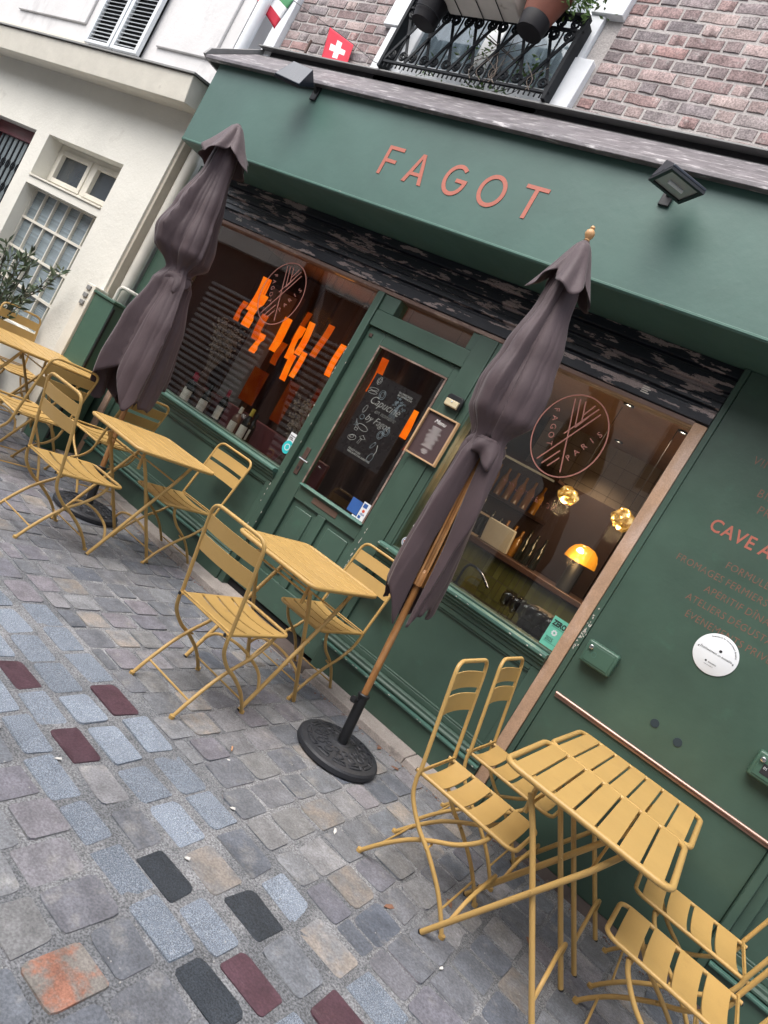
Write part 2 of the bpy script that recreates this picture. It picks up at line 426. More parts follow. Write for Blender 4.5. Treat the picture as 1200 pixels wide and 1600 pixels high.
class MB:
    def __init__(self):
        self.v, self.f, self.mi = [], [], []

    def add(self, vs, fs, mi=0):
        o = len(self.v)
        self.v += [tuple(q) for q in vs]
        self.f += [tuple(i + o for i in q) for q in fs]
        self.mi += [mi] * len(fs)
        return self

    def box(self, x0, x1, y0, y1, z0, z1, mi=0):
        return self.add([(x0, y0, z0), (x1, y0, z0), (x1, y1, z0), (x0, y1, z0), (x0, y0, z1), (x1, y0, z1), (x1, y1, z1), (x0, y1, z1)],
                        [(0, 3, 2, 1), (4, 5, 6, 7), (0, 1, 5, 4), (1, 2, 6, 5), (2, 3, 7, 6), (3, 0, 4, 7)], mi)

    def obox(self, c, ux, uy, uz, mi=0):
        c, ux, uy, uz = Vector(c), Vector(ux), Vector(uy), Vector(uz)
        vs = [c + ux * a + uy * b + uz * d for d in (-1, 1) for a, b in ((-1, -1), (1, -1), (1, 1), (-1, 1))]
        return self.add(vs, [(0, 3, 2, 1), (4, 5, 6, 7), (0, 1, 5, 4), (1, 2, 6, 5), (2, 3, 7, 6), (3, 0, 4, 7)], mi)

    def tube(self, pts, r, n=8, closed=False, mi=0):
        pts = [Vector(p) for p in pts]
        N = len(pts)
        rr = r if isinstance(r, (list, tuple)) else [r] * N
        vs, fs = [], []
        nrm = None
        for i, p in enumerate(pts):
            if closed:
                t = (pts[(i + 1) % N] - pts[i - 1]).normalized()
            else:
                t = (pts[min(i + 1, N - 1)] - pts[max(i - 1, 0)]).normalized()
            if nrm is None:
                a = Vector((0, 0, 1)) if abs(t.z) < 0.9 else Vector((1, 0, 0))
                nrm = t.cross(a).normalized()
            else:
                nrm = (nrm - t * nrm.dot(t)).normalized()
            b = t.cross(nrm)
            for k in range(n):
                a = 2 * PI * k / n
                vs.append(p + (nrm * math.cos(a) + b * math.sin(a)) * rr[i])
        for i in range(N if closed else N - 1):
            for k in range(n):
                j, k2 = (i + 1) % N, (k + 1) % n
                fs.append((i * n + k, i * n + k2, j * n + k2, j * n + k))
        if not closed:
            fs.append(tuple(range(n - 1, -1, -1)))
            fs.append(tuple((N - 1) * n + k for k in range(n)))
        return self.add(vs, fs, mi)

    def lathe(self, prof, c=(0, 0, 0), n=24, mi=0, axis=None):
        """profile of (r, h) revolved about +Z (or about axis) at c"""
        c = Vector(c)
        q = Vector((0, 0, 1)).rotation_difference(Vector(axis)) if axis else None
        vs, fs = [], []
        for r, h in prof:
            for k in range(n):
                a = 2 * PI * k / n
                p = Vector((r * math.cos(a), r * math.sin(a), h))
                vs.append(c + (q @ p if q else p))
        for i in range(len(prof) - 1):
            for k in range(n):
                k2 = (k + 1) % n
                fs.append((i * n + k, i * n + k2, (i + 1) * n + k2, (i + 1) * n + k))
        if prof[0][0] > 1e-5:
            fs.append(tuple(range(n - 1, -1, -1)))
        if prof[-1][0] > 1e-5:
            fs.append(tuple((len(prof) - 1) * n + k for k in range(n)))
        return self.add(vs, fs, mi)

    def prism_xz(self, poly, y0, y1, mi=0):
        n = len(poly)
        vs = [(x, y0, z) for x, z in poly] + [(x, y1, z) for x, z in poly]
        fs = [tuple(range(n)), tuple(range(2 * n - 1, n - 1, -1))]
        fs += [(i + n, (i + 1) % n + n, (i + 1) % n, i) for i in range(n)]
        return self.add(vs, fs, mi)

    def prism_yz(self, poly, x0, x1, mi=0):
        n = len(poly)
        vs = [(x0, y, z) for y, z in poly] + [(x1, y, z) for y, z in poly]
        fs = [tuple(range(n)), tuple(range(2 * n - 1, n - 1, -1))]
        fs += [(i + n, (i + 1) % n + n, (i + 1) % n, i) for i in range(n)]
        return self.add(vs, fs, mi)

    def ring_xz(self, cx, cz, rx, rz, w, y0, y1, a0=0, a1=2 * PI, n=48, mi=0):
        closed = abs(a1 - a0 - 2 * PI) < 1e-6
        N = n if closed else n + 1
        vs, fs = [], []
        for i in range(N):
            a = a0 + (a1 - a0) * i / n
            for s in (0, 1):
                q = w * s
                for y in (y0, y1):
                    vs.append((cx + (rx - q) * math.cos(a), y, cz + (rz - q) * math.sin(a)))
        for i in range(n):
            j = (i + 1) % N
            a, b = i * 4, j * 4
            fs += [(a, a + 2, b + 2, b), (a + 1, b + 1, b + 3, a + 3), (a, b, b + 1, a + 1), (a + 2, a + 3, b + 3, b + 2)]
        if not closed:
            fs += [(0, 1, 3, 2), (n * 4, n * 4 + 2, n * 4 + 3, n * 4 + 1)]
        return self.add(vs, fs, mi)

    def mesh(self, name, mats, smooth=False, angle=None):
        me = bpy.data.meshes.new(name)
        me.from_pydata(self.v, [], self.f)
        for q in (mats if isinstance(mats, (list, tuple)) else [mats]):
            me.materials.append(MATS[q])
        if any(self.mi):
            me.polygons.foreach_set('material_index', self.mi)
        bm = bmesh.new()
        bm.from_mesh(me)
        bmesh.ops.recalc_face_normals(bm, faces=bm.faces)
        bm.to_mesh(me)
        bm.free()
        if smooth:
            me.polygons.foreach_set('use_smooth', [True] * len(me.polygons))
            if angle:
                me.set_sharp_from_angle(angle=rad(angle))
        me.update()
        return me

    def build(self, name, mats, parent=None, smooth=False, angle=40, bevel=0.0, loc=None, seg=2):
        o = bpy.data.objects.new(name, self.mesh(name, mats, smooth or bevel > 0, angle))
        COL.objects.link(o)
        if parent:
            o.parent = parent
        if loc:
            o.location = loc
        if bevel:
            b = o.modifiers.new('bevel', 'BEVEL')
            b.width = bevel
            b.segments = seg
            b.limit_method = 'ANGLE'
            b.angle_limit = rad(40)
        return o


def inst(name, me, parent=None, loc=(0, 0, 0), rot=(0, 0, 0), scale=(1, 1, 1)):
    o = bpy.data.objects.new(name, me)
    COL.objects.link(o)
    o.parent = parent
    o.location, o.rotation_euler, o.scale = loc, rot, scale
    return o


def tag(o, label=None, cat=None, group=None, kind=None):
    if label:
        o['label'] = label
    if cat:
        o['category'] = cat
    if group:
        o['group'] = group
    if kind:
        o['kind'] = kind
    return o


def thing(name, label, cat, loc=(0, 0, 0), rz=0.0, group=None):
    o = bpy.data.objects.new(name, None)
    o.empty_display_size = 0.1
    COL.objects.link(o)
    o.location = loc
    o.rotation_euler = (0, 0, rz)
    return tag(o, label, cat, group)


def dup(root, loc, rz, label, group=None):
    def cp(o, par):
        c = o.copy()
        COL.objects.link(c)
        c.parent = par
        for ch in KIDS.get(o.name, o.children):
            cp(ch, c)
        return c
    r = cp(root, None)
    r.location = loc
    r.rotation_euler = (0, 0, rz)
    return tag(r, label, None, group)


KIDS = {}
DG = None


def text(name, s, size, mat, parent, loc, rot=(PI / 2, 0, 0), align='LEFT', ext=0.0008, sx=1.0, shear=0.0, spacing=1.0, offset=0.0):
    cu = bpy.data.curves.new('tx', 'FONT')
    cu.body = s
    cu.size = size
    cu.align_x = align
    cu.extrude = ext
    cu.resolution_u = 3
    cu.shear = shear
    cu.space_character = spacing
    cu.offset = offset
    ob = bpy.data.objects.new('tx', cu)
    COL.objects.link(ob)
    dg = bpy.context.evaluated_depsgraph_get()
    me = bpy.data.meshes.new_from_object(ob.evaluated_get(dg))
    bpy.data.objects.remove(ob)
    bpy.data.curves.remove(cu)
    me.materials.clear()
    me.materials.append(MATS[mat])
    o = inst(name, me, parent, loc, rot, (sx, 1, 1))
    return o


def project(p):
    q = Matrix(CAM_R).transposed() @ (Vector(p) - CAM_C)
    if q.z > -0.05:
        return None
    return 600 + 1050 * q.x / -q.z, 800 - 1050 * q.y / -q.z, -q.z

# ================================================================== the street
street = MB().box(-40, 30, -30, 12, -0.3, -0.0015).build('street', 'mortar')
tag(street, kind='structure')


def stone_mesh(mat, seed):
    """worn sett of unit size: squarish outline with clipped corners, top barely proud of the joints"""
    rnd = random.Random(seed)
    out = []
    for cx, cy in ((1, 1), (-1, 1), (-1, -1), (1, -1)):
        r = rnd.uniform(0.05, 0.17)
        ex, ey = 0.5 * rnd.uniform(0.93, 1.03), 0.5 * rnd.uniform(0.93, 1.03)
        pts = [(ex, ey - r), (ex - r * 0.3, ey - r * 0.3), (ex - r, ey)]
        if cx * cy < 0:
            pts.reverse()
        out += [(cx * a + rnd.uniform(-0.012, 0.012), cy * b + rnd.uniform(-0.012, 0.012)) for a, b in pts]
    n = len(out)
    vs, fs = [], []
    tx, ty = rnd.uniform(-0.0035, 0.0035), rnd.uniform(-0.0035, 0.0035)
    for q, z in ((0.995, -0.014), (0.965, 0.0016)):
        for x, y in out:
            vs.append((x * q, y * q, z + (tx * x + ty * y + rnd.uniform(-0.0007, 0.0007) if z > 0 else 0)))
    vs.append((rnd.uniform(-0.1, 0.1), rnd.uniform(-0.1, 0.1), 0.0024 + rnd.uniform(-0.0010, 0.0006)))
    for i in range(n):
        j = (i + 1) % n
        fs.append((i, j, n + j, n + i))
        fs.append((n + i, n + j, 2 * n))
    mb = MB()
    mb.add(vs, fs)
    return mb


STONE_MATS = ['cobble_grey', 'cobble_tan', 'cobble_blue', 'cobble_purple', 'cobble_dark', 'cobble_orange']
stones = []      # cx, cy, sx, sy, rot, material


def in_kerb(x, y):
    return y > -0.205


x = -13.0
while x < 2.2:
    w = random.uniform(0.135, 0.17)
    for (ya, yb) in ((-0.215, -1.625), (-2.32, -4.7)):
        y = ya - random.uniform(-0.06, 0.0) if ya < -1 else ya
        while y > yb + 0.06:
            ln = random.uniform(0.145, 0.215)
            if y - ln < yb:
                ln = y - yb
            mt = 'cobble_grey' if random.random() < 0.93 else 'cobble_tan'
            stones.append([x + w / 2 + random.uniform(-0.006, 0.006), y - ln / 2, w * random.uniform(0.97, 1.04), ln - random.uniform(0.004, 0.016), random.gauss(0, 0.022), mt])
            y -= ln + random.uniform(0.0, 0.006)
    x += w + random.uniform(0.006, 0.018)
for k, (yc, wd) in enumerate(((-1.715, 0.135), (-1.905, 0.14), (-2.075, 0.115), (-2.222, 0.115))):
    x = -13.0 + 0.06 * k
    while x < 2.0:
        ln = random.uniform(0.18, 0.225)
        u = random.random()
        mt = 'cobble_blue' if u < 0.70 else ('cobble_grey' if u < 0.86 else ('cobble_tan' if u < 0.91 else ('cobble_purple' if u < 0.97 else 'cobble_dark')))
        stones.append([x + ln / 2, yc + random.gauss(0, 0.006), ln, wd * random.uniform(0.98, 1.10), random.gauss(0, 0.022), mt])
        x += ln + random.uniform(0.010, 0.026)
# stones whose colour stands out in the paving
for (px, py, mt) in ((-1.84, -1.72, 'cobble_purple'), (-1.75, -2.08, 'cobble_purple'), (-2.18, -2.07, 'cobble_purple'), (-0.75, -2.22, 'cobble_purple'),
                     (-0.60, -2.07, 'cobble_purple'), (-1.07, -2.07, 'cobble_dark'), (-0.79, -1.9, 'cobble_dark'), (-0.93, -2.50, 'cobble_orange'),
                     (-0.58, -1.9, 'cobble_grey'), (-0.55, -2.22, 'cobble_dark'), (-0.36, -1.9, 'cobble_purple'), (-1.3, -2.07, 'cobble_grey'), (-1.02, -1.9, 'cobble_tan'),
                     (-2.3, -1.72, 'cobble_blue'), (-2.55, -1.72, 'cobble_blue'), (-2.07, -1.72, 'cobble_blue'), (-1.6, -1.72, 'cobble_blue'), (-1.38, -1.72, 'cobble_blue'), (-1.15, -1.72, 'cobble_blue'), (-0.38, -1.72, 'cobble_blue'), (-0.47, -2.07, 'cobble_blue'), (-0.33, -2.22, 'cobble_blue'), (-0.15, -1.9, 'cobble_blue'), (-0.16, -1.72, 'cobble_blue'), (-0.25, -2.07, 'cobble_blue'), (-0.9, -1.72, 'cobble_grey'), (-0.62, -1.72, 'cobble_tan'),
                     (-1.95, -1.9, 'cobble_blue'), (-2.2, -1.9, 'cobble_blue'), (-1.7, -1.9, 'cobble_blue'), (-1.48, -1.9, 'cobble_blue'), (-1.25, -1.9, 'cobble_blue'),
                     (-1.53, -2.07, 'cobble_grey'), (-1.95, -2.07, 'cobble_blue'), (-0.84, -2.07, 'cobble_blue'), (-1.6, -2.22, 'cobble_blue'), (-1.38, -2.22, 'cobble_blue'), (-1.15, -2.22, 'cobble_blue'), (-0.95, -2.22, 'cobble_blue'),
                     (-1.35, -0.95, 'cobble_tan'), (-2.43, -1.38, 'cobble_tan'), (-2.6, -1.5, 'cobble_tan'), (-0.67, -1.4, 'cobble_tan')):
    s = min(stones, key=lambda q: (q[0] - px) ** 2 + (q[1] - py) ** 2)
    s[5] = mt
    if mt == 'cobble_orange':
        s[2], s[3] = s[2] * 1.0, s[3] * 0.98
ranked = []
for s in stones:
    pr = project((s[0], s[1], 0))
    size = 0.0
    if pr and -60 < pr[0] < 1260 and -60 < pr[1] < 1660:
        size = s[2] * s[3] / pr[2] ** 2
    ranked.append((size, s))
ranked.sort(key=lambda q: -q[0])
VAR = {}
for mt in STONE_MATS:
    VAR[mt] = [stone_mesh(mt, STONE_MATS.index(mt) * 31 + i).mesh('cobblestone', mt, True, 12) for i in range(7)]
for size, s in ranked[:300]:
    inst('cobblestone', random.choice(VAR[s[5]]), street, (s[0], s[1], random.uniform(-0.002, 0.003)), (0, 0, s[4] + random.choice((0, PI))), (s[2], s[3], 1))
rest = MB()
raw = [stone_mesh('cobble_grey', 300 + i) for i in range(8)]
for size, s in ranked[300:]:
    src = random.choice(raw)
    ca, sa = math.cos(s[4]), math.sin(s[4])
    dz = random.uniform(-0.002, 0.003)
    rest.add([(s[0] + (vx * s[2]) * ca - (vy * s[3]) * sa, s[1] + (vx * s[2]) * sa + (vy * s[3]) * ca, vz + dz) for vx, vy, vz in src.v], src.f, STONE_MATS.index(s[5]))
tag(rest.build('far_cobblestones', STONE_MATS, street, True, 12), kind='stuff')

# kerb along the shop: lengths of stone, interrupted at the door by a worn slab
kerb = MB().box(-9.5, -0.74, -0.19, 0.06, -0.25, 0.004).build('kerb', 'stone_kerb')
tag(kerb, kind='structure')
for (a, b) in ((-5.3, -4.35), (-4.345, -3.5), (-3.495, -2.76), (-2.02, -1.16), (-1.155, -0.78)):
    q = MB()
    q.prism_yz([(-0.195, -0.05), (-0.187, 0.042), (0.08, 0.046), (0.08, -0.05)], a, b)
    q.build('kerb_stone', 'stone_kerb', kerb, bevel=0.006)
M('slab_dark', (0.085, 0.065, 0.058), 0.8, var=0.3, vs_=8, bump=0.005, bs=40)
MB().prism_yz([(-0.20, -0.05), (-0.185, 0.012), (0.10, 0.022), (0.10, -0.05)], -2.755, -2.025).build('door_slab', 'slab_dark', kerb, bevel=0.005)
# dark fillet closing the joint along the foot of the right-hand panel
MB().prism_yz([(-0.10, -0.02), (-0.06, 0.012), (0.0, 0.028), (0.06, 0.03), (0.06, -0.02)], -0.735, 2.2).build('dark_fillet', 'slab_dark', kerb)

# ================================================================== restaurant building
B = thing('restaurant_building', 'dark green restaurant front under a brick upper floor, FAGOT lettered above its door', 'building')
XR = 2.2
fascia = MB().box(-5.40, XR, -0.42, 0.12, 2.845, 3.55).build('fascia', 'green_skylit', B, bevel=0.006)
MB().box(-5.395, XR - 0.01, -0.4245, -0.418, 2.852, 2.868).build('lit_edge', 'green_lit_edge', fascia, bevel=0.003)  # added strip, its lighter tone paints the lit lower edge
# raised letters
LZ, LH, LY0, LY1, SW = 3.057, 0.200, -0.4235, -0.4195, 0.026


def letter(name, fn):
    mb = MB()
    fn(mb)
    return mb.build(name, 'salmon', fascia)


def LF(b, x=-3.325):
    w, h, s = 0.135, LH, SW
    b.prism_xz([(x, LZ), (x + s, LZ), (x + s, LZ + h * 0.44), (x + w * 0.82, LZ + h * 0.44), (x + w * 0.82, LZ + h * 0.44 + s * 0.9), (x + s, LZ + h * 0.44 + s * 0.9),
                (x + s, LZ + h - s * 0.9), (x + w, LZ + h - s * 0.9), (x + w, LZ + h), (x, LZ + h)], LY0, LY1)


def LA(b, x=-3.105, w=0.165):
    h, s = LH, 0.03
    m_ = x + w / 2
    b.prism_xz([(x, LZ), (x + s, LZ), (m_, LZ + h * 0.84), (m_, LZ + h), (m_ - s * 0.45, LZ + h)], LY0, LY1)
    b.prism_xz([(x + w - s, LZ), (x + w, LZ), (m_ + s * 0.45, LZ + h), (m_ + 0.0001, LZ + h), (m_ + 0.0001, LZ + h * 0.84)], LY0, LY1)
    t0, t1 = 0.26, 0.26 + 0.11
    k = (w / 2 - s) / (h * 0.84)
    b.prism_xz([(x + s + k * t0 * h, LZ + t0 * h), (x + w - s - k * t0 * h, LZ + t0 * h), (x + w - s - k * t1 * h, LZ + t1 * h), (x + s + k * t1 * h, LZ + t1 * h)], LY0, LY1)


def LG(b, cx=-2.715, rx=0.088):
    cz = LZ + LH / 2
    b.ring_xz(cx, cz, rx, LH / 2 + 0.002, SW, LY0, LY1, rad(48), rad(352), 40)
    b.prism_xz([(cx + 0.005, cz - 0.012), (cx + rx, cz - 0.012), (cx + rx, cz + 0.012), (cx + 0.005, cz + 0.012)], LY0 - 0.0004, LY1)


def LO(b, cx=-2.435, rx=0.095):
    b.ring_xz(cx, LZ + LH / 2, rx, LH / 2 + 0.003, SW, LY0, LY1, n=48)


def LT(b, x=-2.235, w=0.155):
    h, s = LH, SW
    m_ = x + w / 2
    b.prism_xz([(m_ - s / 2, LZ), (m_ + s / 2, LZ), (m_ + s / 2, LZ + h - s * 0.9), (x + w, LZ + h - s * 0.9), (x + w, LZ + h), (x, LZ + h), (x, LZ + h - s * 0.9), (m_ - s / 2, LZ + h - s * 0.9)], LY0, LY1)


for fn in (LF, LA, LG, LO, LT):
    letter('letter', fn)
# sloped zinc flashing over the fascia, with an upstand painted black for the shadow gap
fl = MB()
fl.prism_yz([(-0.480, 3.505), (-0.480, 3.532), (-0.075, 3.866), (-0.075, 3.840), (-0.44, 3.505)], -5.53, XR)
fl = fl.build('flashing', 'zinc', B, bevel=0.004)
MB().box(-5.52, XR, -0.40, 0.02, 3.552, 3.572).build('fascia_cap', 'zinc_shadow', fl)
MB().prism_yz([(-0.078, 3.80), (-0.078, 3.868), (-0.020, 3.868), (-0.020, 3.945), (0.02, 3.945), (0.02, 3.80)], -5.50, XR - 0.01).build('upstand', 'zinc_shadow', fl)  # near-black colour stands for the shadow gap above the flashing
MB().prism_yz([(-0.092, 3.935), (-0.092, 3.947), (-0.012, 3.962), (0.03, 3.962), (0.03, 3.946)], -5.56, XR - 0.02).build('capping', 'lead_grey', fl, bevel=0.002)
MB().prism_yz([(-0.49, 3.53), (-0.46, 3.60), (0.0, 3.97), (0.03, 3.97), (0.03, 3.50), (-0.44, 3.51)], -5.565, -5.535).build('end_cap', 'lead_grey', fl, bevel=0.003)

# brick upper floor: mortar slab with each brick laid into it
bw = MB()
bw.box(-5.45, -4.24, 0.02, 0.35, 3.75, 7.0).box(-2.62, XR, 0.02, 0.35, 3.75, 7.0).box(-4.24, -2.62, 0.02, 0.35, 6.3, 7.0)
bw = bw.build('brick_wall', 'brick_mortar', B)
rndb = random.Random(3)


def brick_mesh(L, H, seed):
    r = random.Random(seed)
    mb = MB()
    n = 5
    top, bot, lft, rgt = [], [], [], []
    pts = []
    for i in range(n):
        pts.append((-L / 2 + L * i / (n - 1), -H / 2 + r.uniform(-0.003, 0.003)))
    for i in range(n):
        pts.append((L / 2 - L * i / (n - 1), H / 2 + r.uniform(-0.003, 0.003)))
    q = [(x_ * 0.985, z_ * 0.94) for x_, z_ in pts]
    N = len(pts)
    vs_ = [(x_, 0.012, z_) for x_, z_ in pts] + [(x_, 0.0, z_) for x_, z_ in pts] + [(x_, -0.003 + r.uniform(-0.0012, 0.0012), z_) for x_, z_ in q]
    fs_ = []
    for k in range(2):
        for i in range(N):
            j = (i + 1) % N
            fs_.append((k * N + i, k * N + j, (k + 1) * N + j, (k + 1) * N + i))
    for i in range(n - 1):
        fs_.append((2 * N + i, 2 * N + i + 1, 2 * N + N - 2 - i, 2 * N + N - 1 - i))
    mb.add(vs_, fs_)
    return mb


BL, BH, BJ = 0.216, 0.065, 0.016
stretch = [brick_mesh(BL, BH, i) for i in range(5)]
header = [brick_mesh(0.100, BH, 20 + i) for i in range(5)]
sm = [q.mesh('brick', 'brick', True, 50) for q in stretch]
hm = [q.mesh('brick', 'brick', True, 50) for q in header]
more = MB()
cnt = 0
z = 3.955 + BH / 2
row = 0
while z < 6.9:
    for (xa, xb) in ((-5.44, -4.32), (-2.50, XR - 0.05)):
        x = xa - (0.0 if row % 2 else 0.06)
        k = row % 2
        while x < xb - 0.03:
            L = BL if k % 2 == 0 else 0.100
            L2 = L * rndb.uniform(0.94, 1.04)
            a, b_ = max(x, xa), min(x + L2, xb)
            if b_ - a > 0.03:
                c = (a + b_) / 2
                sx = (b_ - a) / L
                pr = project((c, 0, z))
                vis = pr and -40 < pr[0] < 1240 and -40 < pr[1] < 1640
                dz, ry = rndb.uniform(-0.003, 0.003), rndb.gauss(0, 0.008)
                if vis and cnt < 300:
                    inst('brick', rndb.choice(sm if k % 2 == 0 else hm), bw, (c, 0.018 + rndb.uniform(-0.003, 0.003), z + dz), (0, ry, 0), (sx, 1, 1))
                    cnt += 1
                elif z < 5.4:
                    src = rndb.choice(stretch if k % 2 == 0 else header)
                    more.add([(c + vx * sx, 0.018 + vy, z + vz + dz) for vx, vy, vz in src.v], src.f)
            x += L2 + BJ
            k += 1
    z += BH + BJ
    row += 1
tag(more.build('far_bricks', 'brick', bw, True, 50), kind='stuff')
# painted quoins round the upstairs window, and the strip at the left end of the brick
for (a, b_, z0, z1, y0) in ((-2.735, -2.525, 3.955, 4.315, -0.035), (-2.735, -2.625, 4.32, 4.615, -0.02), (-2.735, -2.505, 4.62, 4.95, -0.035), (-2.735, -2.62, 4.955, 5.3, -0.02),
                            (-4.315, -4.225, 3.955, 4.33, -0.02), (-4.40, -4.225, 4.335, 4.70, -0.03), (-4.315, -4.225, 4.705, 5.1, -0.02)):
    MB().box(a, b_, y0, 0.2, z0, z1).build('quoin', 'white_paint', bw, bevel=0.006)
MB().box(-5.60, -5.455, -0.03, 0.3, 3.62, 6.9).build('painted_strip', 'white_paint', bw, bevel=0.006)
# upstairs french window
uw = MB()
for (a, b_) in ((-4.22, -4.12), (-3.53, -3.39), (-2.84, -2.745)):
    uw.box(a, b_, 0.10, 0.16, 3.965, 6.2)
for z0, z1 in ((3.965, 4.16), (5.4, 5.5)):
    for a, b_ in ((-4.118, -3.532), (-3.388, -2.842)):
        uw.box(a, b_, 0.103, 0.157, z0, z1)
uw = uw.build('upstairs_window', 'white_paint', B, bevel=0.004)
for a, b_ in ((-4.118, -3.532), (-3.388, -2.842)):
    MB().box(a, b_, 0.125, 0.13, 4.162, 5.398).build('pane', 'pane_old', uw)
cu_ = MB()
for i in range(60):
    a = -4.2 + 1.44 * i / 60
    cu_.add([(a, 0.22 + 0.02 * math.sin(i * 1.7), 3.97), (a + 0.024, 0.22 + 0.02 * math.sin((i + 1) * 1.7), 3.97), (a + 0.024, 0.22 + 0.02 * math.sin((i + 1) * 1.7), 6.2), (a, 0.22 + 0.02 * math.sin(i * 1.7), 6.2)], [(0, 1, 2, 3)])
cu_.build('curtain', 'white_paint', uw, True)
MB().box(-4.22, -2.75, 0.30, 0.34, 3.9, 6.3).build('window_back', 'int_wall', uw)
MB().box(-4.23, -2.735, -0.02, 0.14, 3.90, 3.963).build('sill', 'white_paint', uw, bevel=0.004)

# ------------------------------------------------------------------ ground floor shopfront
MB().box(-5.62, -5.292, 0.0, 0.25, 0.01, 2.844).build('pilaster', 'green', B, bevel=0.004)
for (a, b_) in ((-5.290, -5.215), (-0.810, -0.738)):
    MB().box(a, b_, -0.014, 0.12, 0.03, 2.478).build('wood_post', 'raw_wood', B, bevel=0.004)
sh = MB()
sh.prism_yz([(0.0, 2.486), (-0.012, 2.492), (-0.012, 2.558), (0.012, 2.566), (0.012, 2.580), (-0.010, 2.590), (-0.004, 2.625), (0.004, 2.628), (-0.002, 2.632), (0.002, 2.664), (0.026, 2.672), (0.026, 2.688), (0.004, 2.697), (0.012, 2.752),
             (0.044, 2.760), (0.044, 2.776), (0.02, 2.786), (0.03, 2.843), (0.2, 2.843), (0.2, 2.486)], -5.29, -0.738)
sh = sh.build('shutter_housing', 'shutter_black', B, bevel=0.002)
text('stencil', '===', 0.045, 'chip', sh, (-4.86, -0.0135, 2.515))
for i in range(4):
    MB().box(-1.155, -1.155 + 0.05 - 0.012 * (i % 2), -0.0135, -0.011, 2.517 + i * 0.011, 2.523 + i * 0.011).build('stencil', 'chip', sh)
MB().box(-5.213, -0.812, -0.004, 0.12, 2.458, 2.4845).build('head_rail', 'frame_brown', B, bevel=0.003)


def apron(x0, x1, name):
    """wooden stall riser below a window: mouldings, sunk panel, plinth"""
    q = MB().box(x0, x1, 0.022, 0.14, 0.28, 0.90).build(name, 'green', B)
    s = 0.055
    MB().prism_yz([(-0.052, 0.952), (-0.060, 0.960), (-0.060, 0.978), (-0.050, 0.984), (0.14, 0.984), (0.14, 0.952)], x0, x1).build('sill', 'green_lit_edge', q, bevel=0.003)
    MB().prism_yz([(-0.045, 0.950), (-0.045, 0.936), (-0.028, 0.925), (-0.028, 0.914), (-0.012, 0.905), (-0.006, 0.880), (0.06, 0.880), (0.06, 0.950)], x0, x1).build('sill_moulding', 'green', q, bevel=0.002)
    for (a, b_) in ((x0, x0 + s), (x1 - s, x1)):
        MB().box(a, b_, 0.0, 0.10, 0.288, 0.879).build('stile', 'green', q, bevel=0.003)
    i0, i1 = x0 + s, x1 - s
    for (za, zb) in ((0.845, 0.879), (0.288, 0.322)):
        MB().box(i0 + 0.0005, i1 - 0.0005, 0.001, 0.09, za, zb).build('rail', 'green', q, bevel=0.003)
    b = MB()
    for (a, b2, c, d) in ((i0, i1, 0.832, 0.8445), (i0, i1, 0.3225, 0.335)):
        b.box(a, b2, 0.008, 0.08, c, d)
    b.build('bead', 'green', q, bevel=0.003)
    MB().prism_yz([(-0.012, 0.287), (-0.024, 0.278), (-0.024, 0.262), (-0.036, 0.252), (-0.036, 0.240), (-0.02, 0.232), (0.06, 0.232), (0.06, 0.287)], x0, x1).build('base_moulding', 'green', q, bevel=0.002)
    MB().prism_yz([(-0.046, 0.208), (-0.052, 0.214), (-0.052, 0.226), (-0.03, 0.2315), (0.06, 0.2315), (0.06, 0.208)], x0, x1).build('plinth_cap', 'green_lit_edge', q, bevel=0.002)
    MB().box(x0, x1, -0.026, 0.10, 0.02, 0.2075).build('plinth', 'green', q, bevel=0.004)
    return q


apron(-5.213, -3.152, 'stall_riser')
apron(-2.098, -0.812, 'stall_riser')


def logo(parent, cx, cz, y):
    g = MB()
    g.ring_xz(cx, cz, 0.222, 0.264, 0.0075, y, y + 0.001, n=72)

    def st(x0, z0, x1, z1, w=0.0075):
        dx, dz = x1 - x0, z1 - z0
        L = math.hypot(dx, dz)
        nx, nz = -dz / L * w / 2, dx / L * w / 2
        yy = y + st.k * 0.0002
        st.k += 1
        g.prism_xz([(cx + x0 + nx, cz + z0 + nz), (cx + x0 - nx, cz + z0 - nz), (cx + x1 - nx, cz + z1 - nz), (cx + x1 + nx, cz + z1 + nz)], yy, yy + 0.001)
    st.k = 1
    # bundle of sticks crossing at the waist
    st(-0.085, 0.215, 0.07, -0.215)
    st(-0.055, 0.225, 0.005, 0.06)
    st(-0.02, 0.225, 0.02, 0.115)
    st(0.10, 0.19, -0.10, -0.205)
    st(0.075, 0.215, -0.035, 0.0)
    st(0.045, 0.225, 0.012, 0.15)
    st(0.005, 0.06, 0.045, 0.15)
    st(-0.06, -0.215, 0.0, -0.10)
    st(-0.02, -0.215, 0.02, -0.14)
    o = g.build('logo', 'decal_pink', parent)
    for i, ch in enumerate('FAGOT'):
        text('logo_letter', ch, 0.05, 'decal_pink', parent, (cx - 0.165 + 0.017 * i, y - 0.0002, cz + 0.105 - 0.050 * i), (PI / 2, rad(71), 0), 'CENTER', 0.0004)
    for i, ch in enumerate('PARIS'):
        text('logo_letter', ch, 0.05, 'decal_pink', parent, (cx + 0.082 + 0.023 * i, y - 0.0002, cz - 0.125 + 0.050 * i), (PI / 2, rad(-63), 0), 'CENTER', 0.0004)


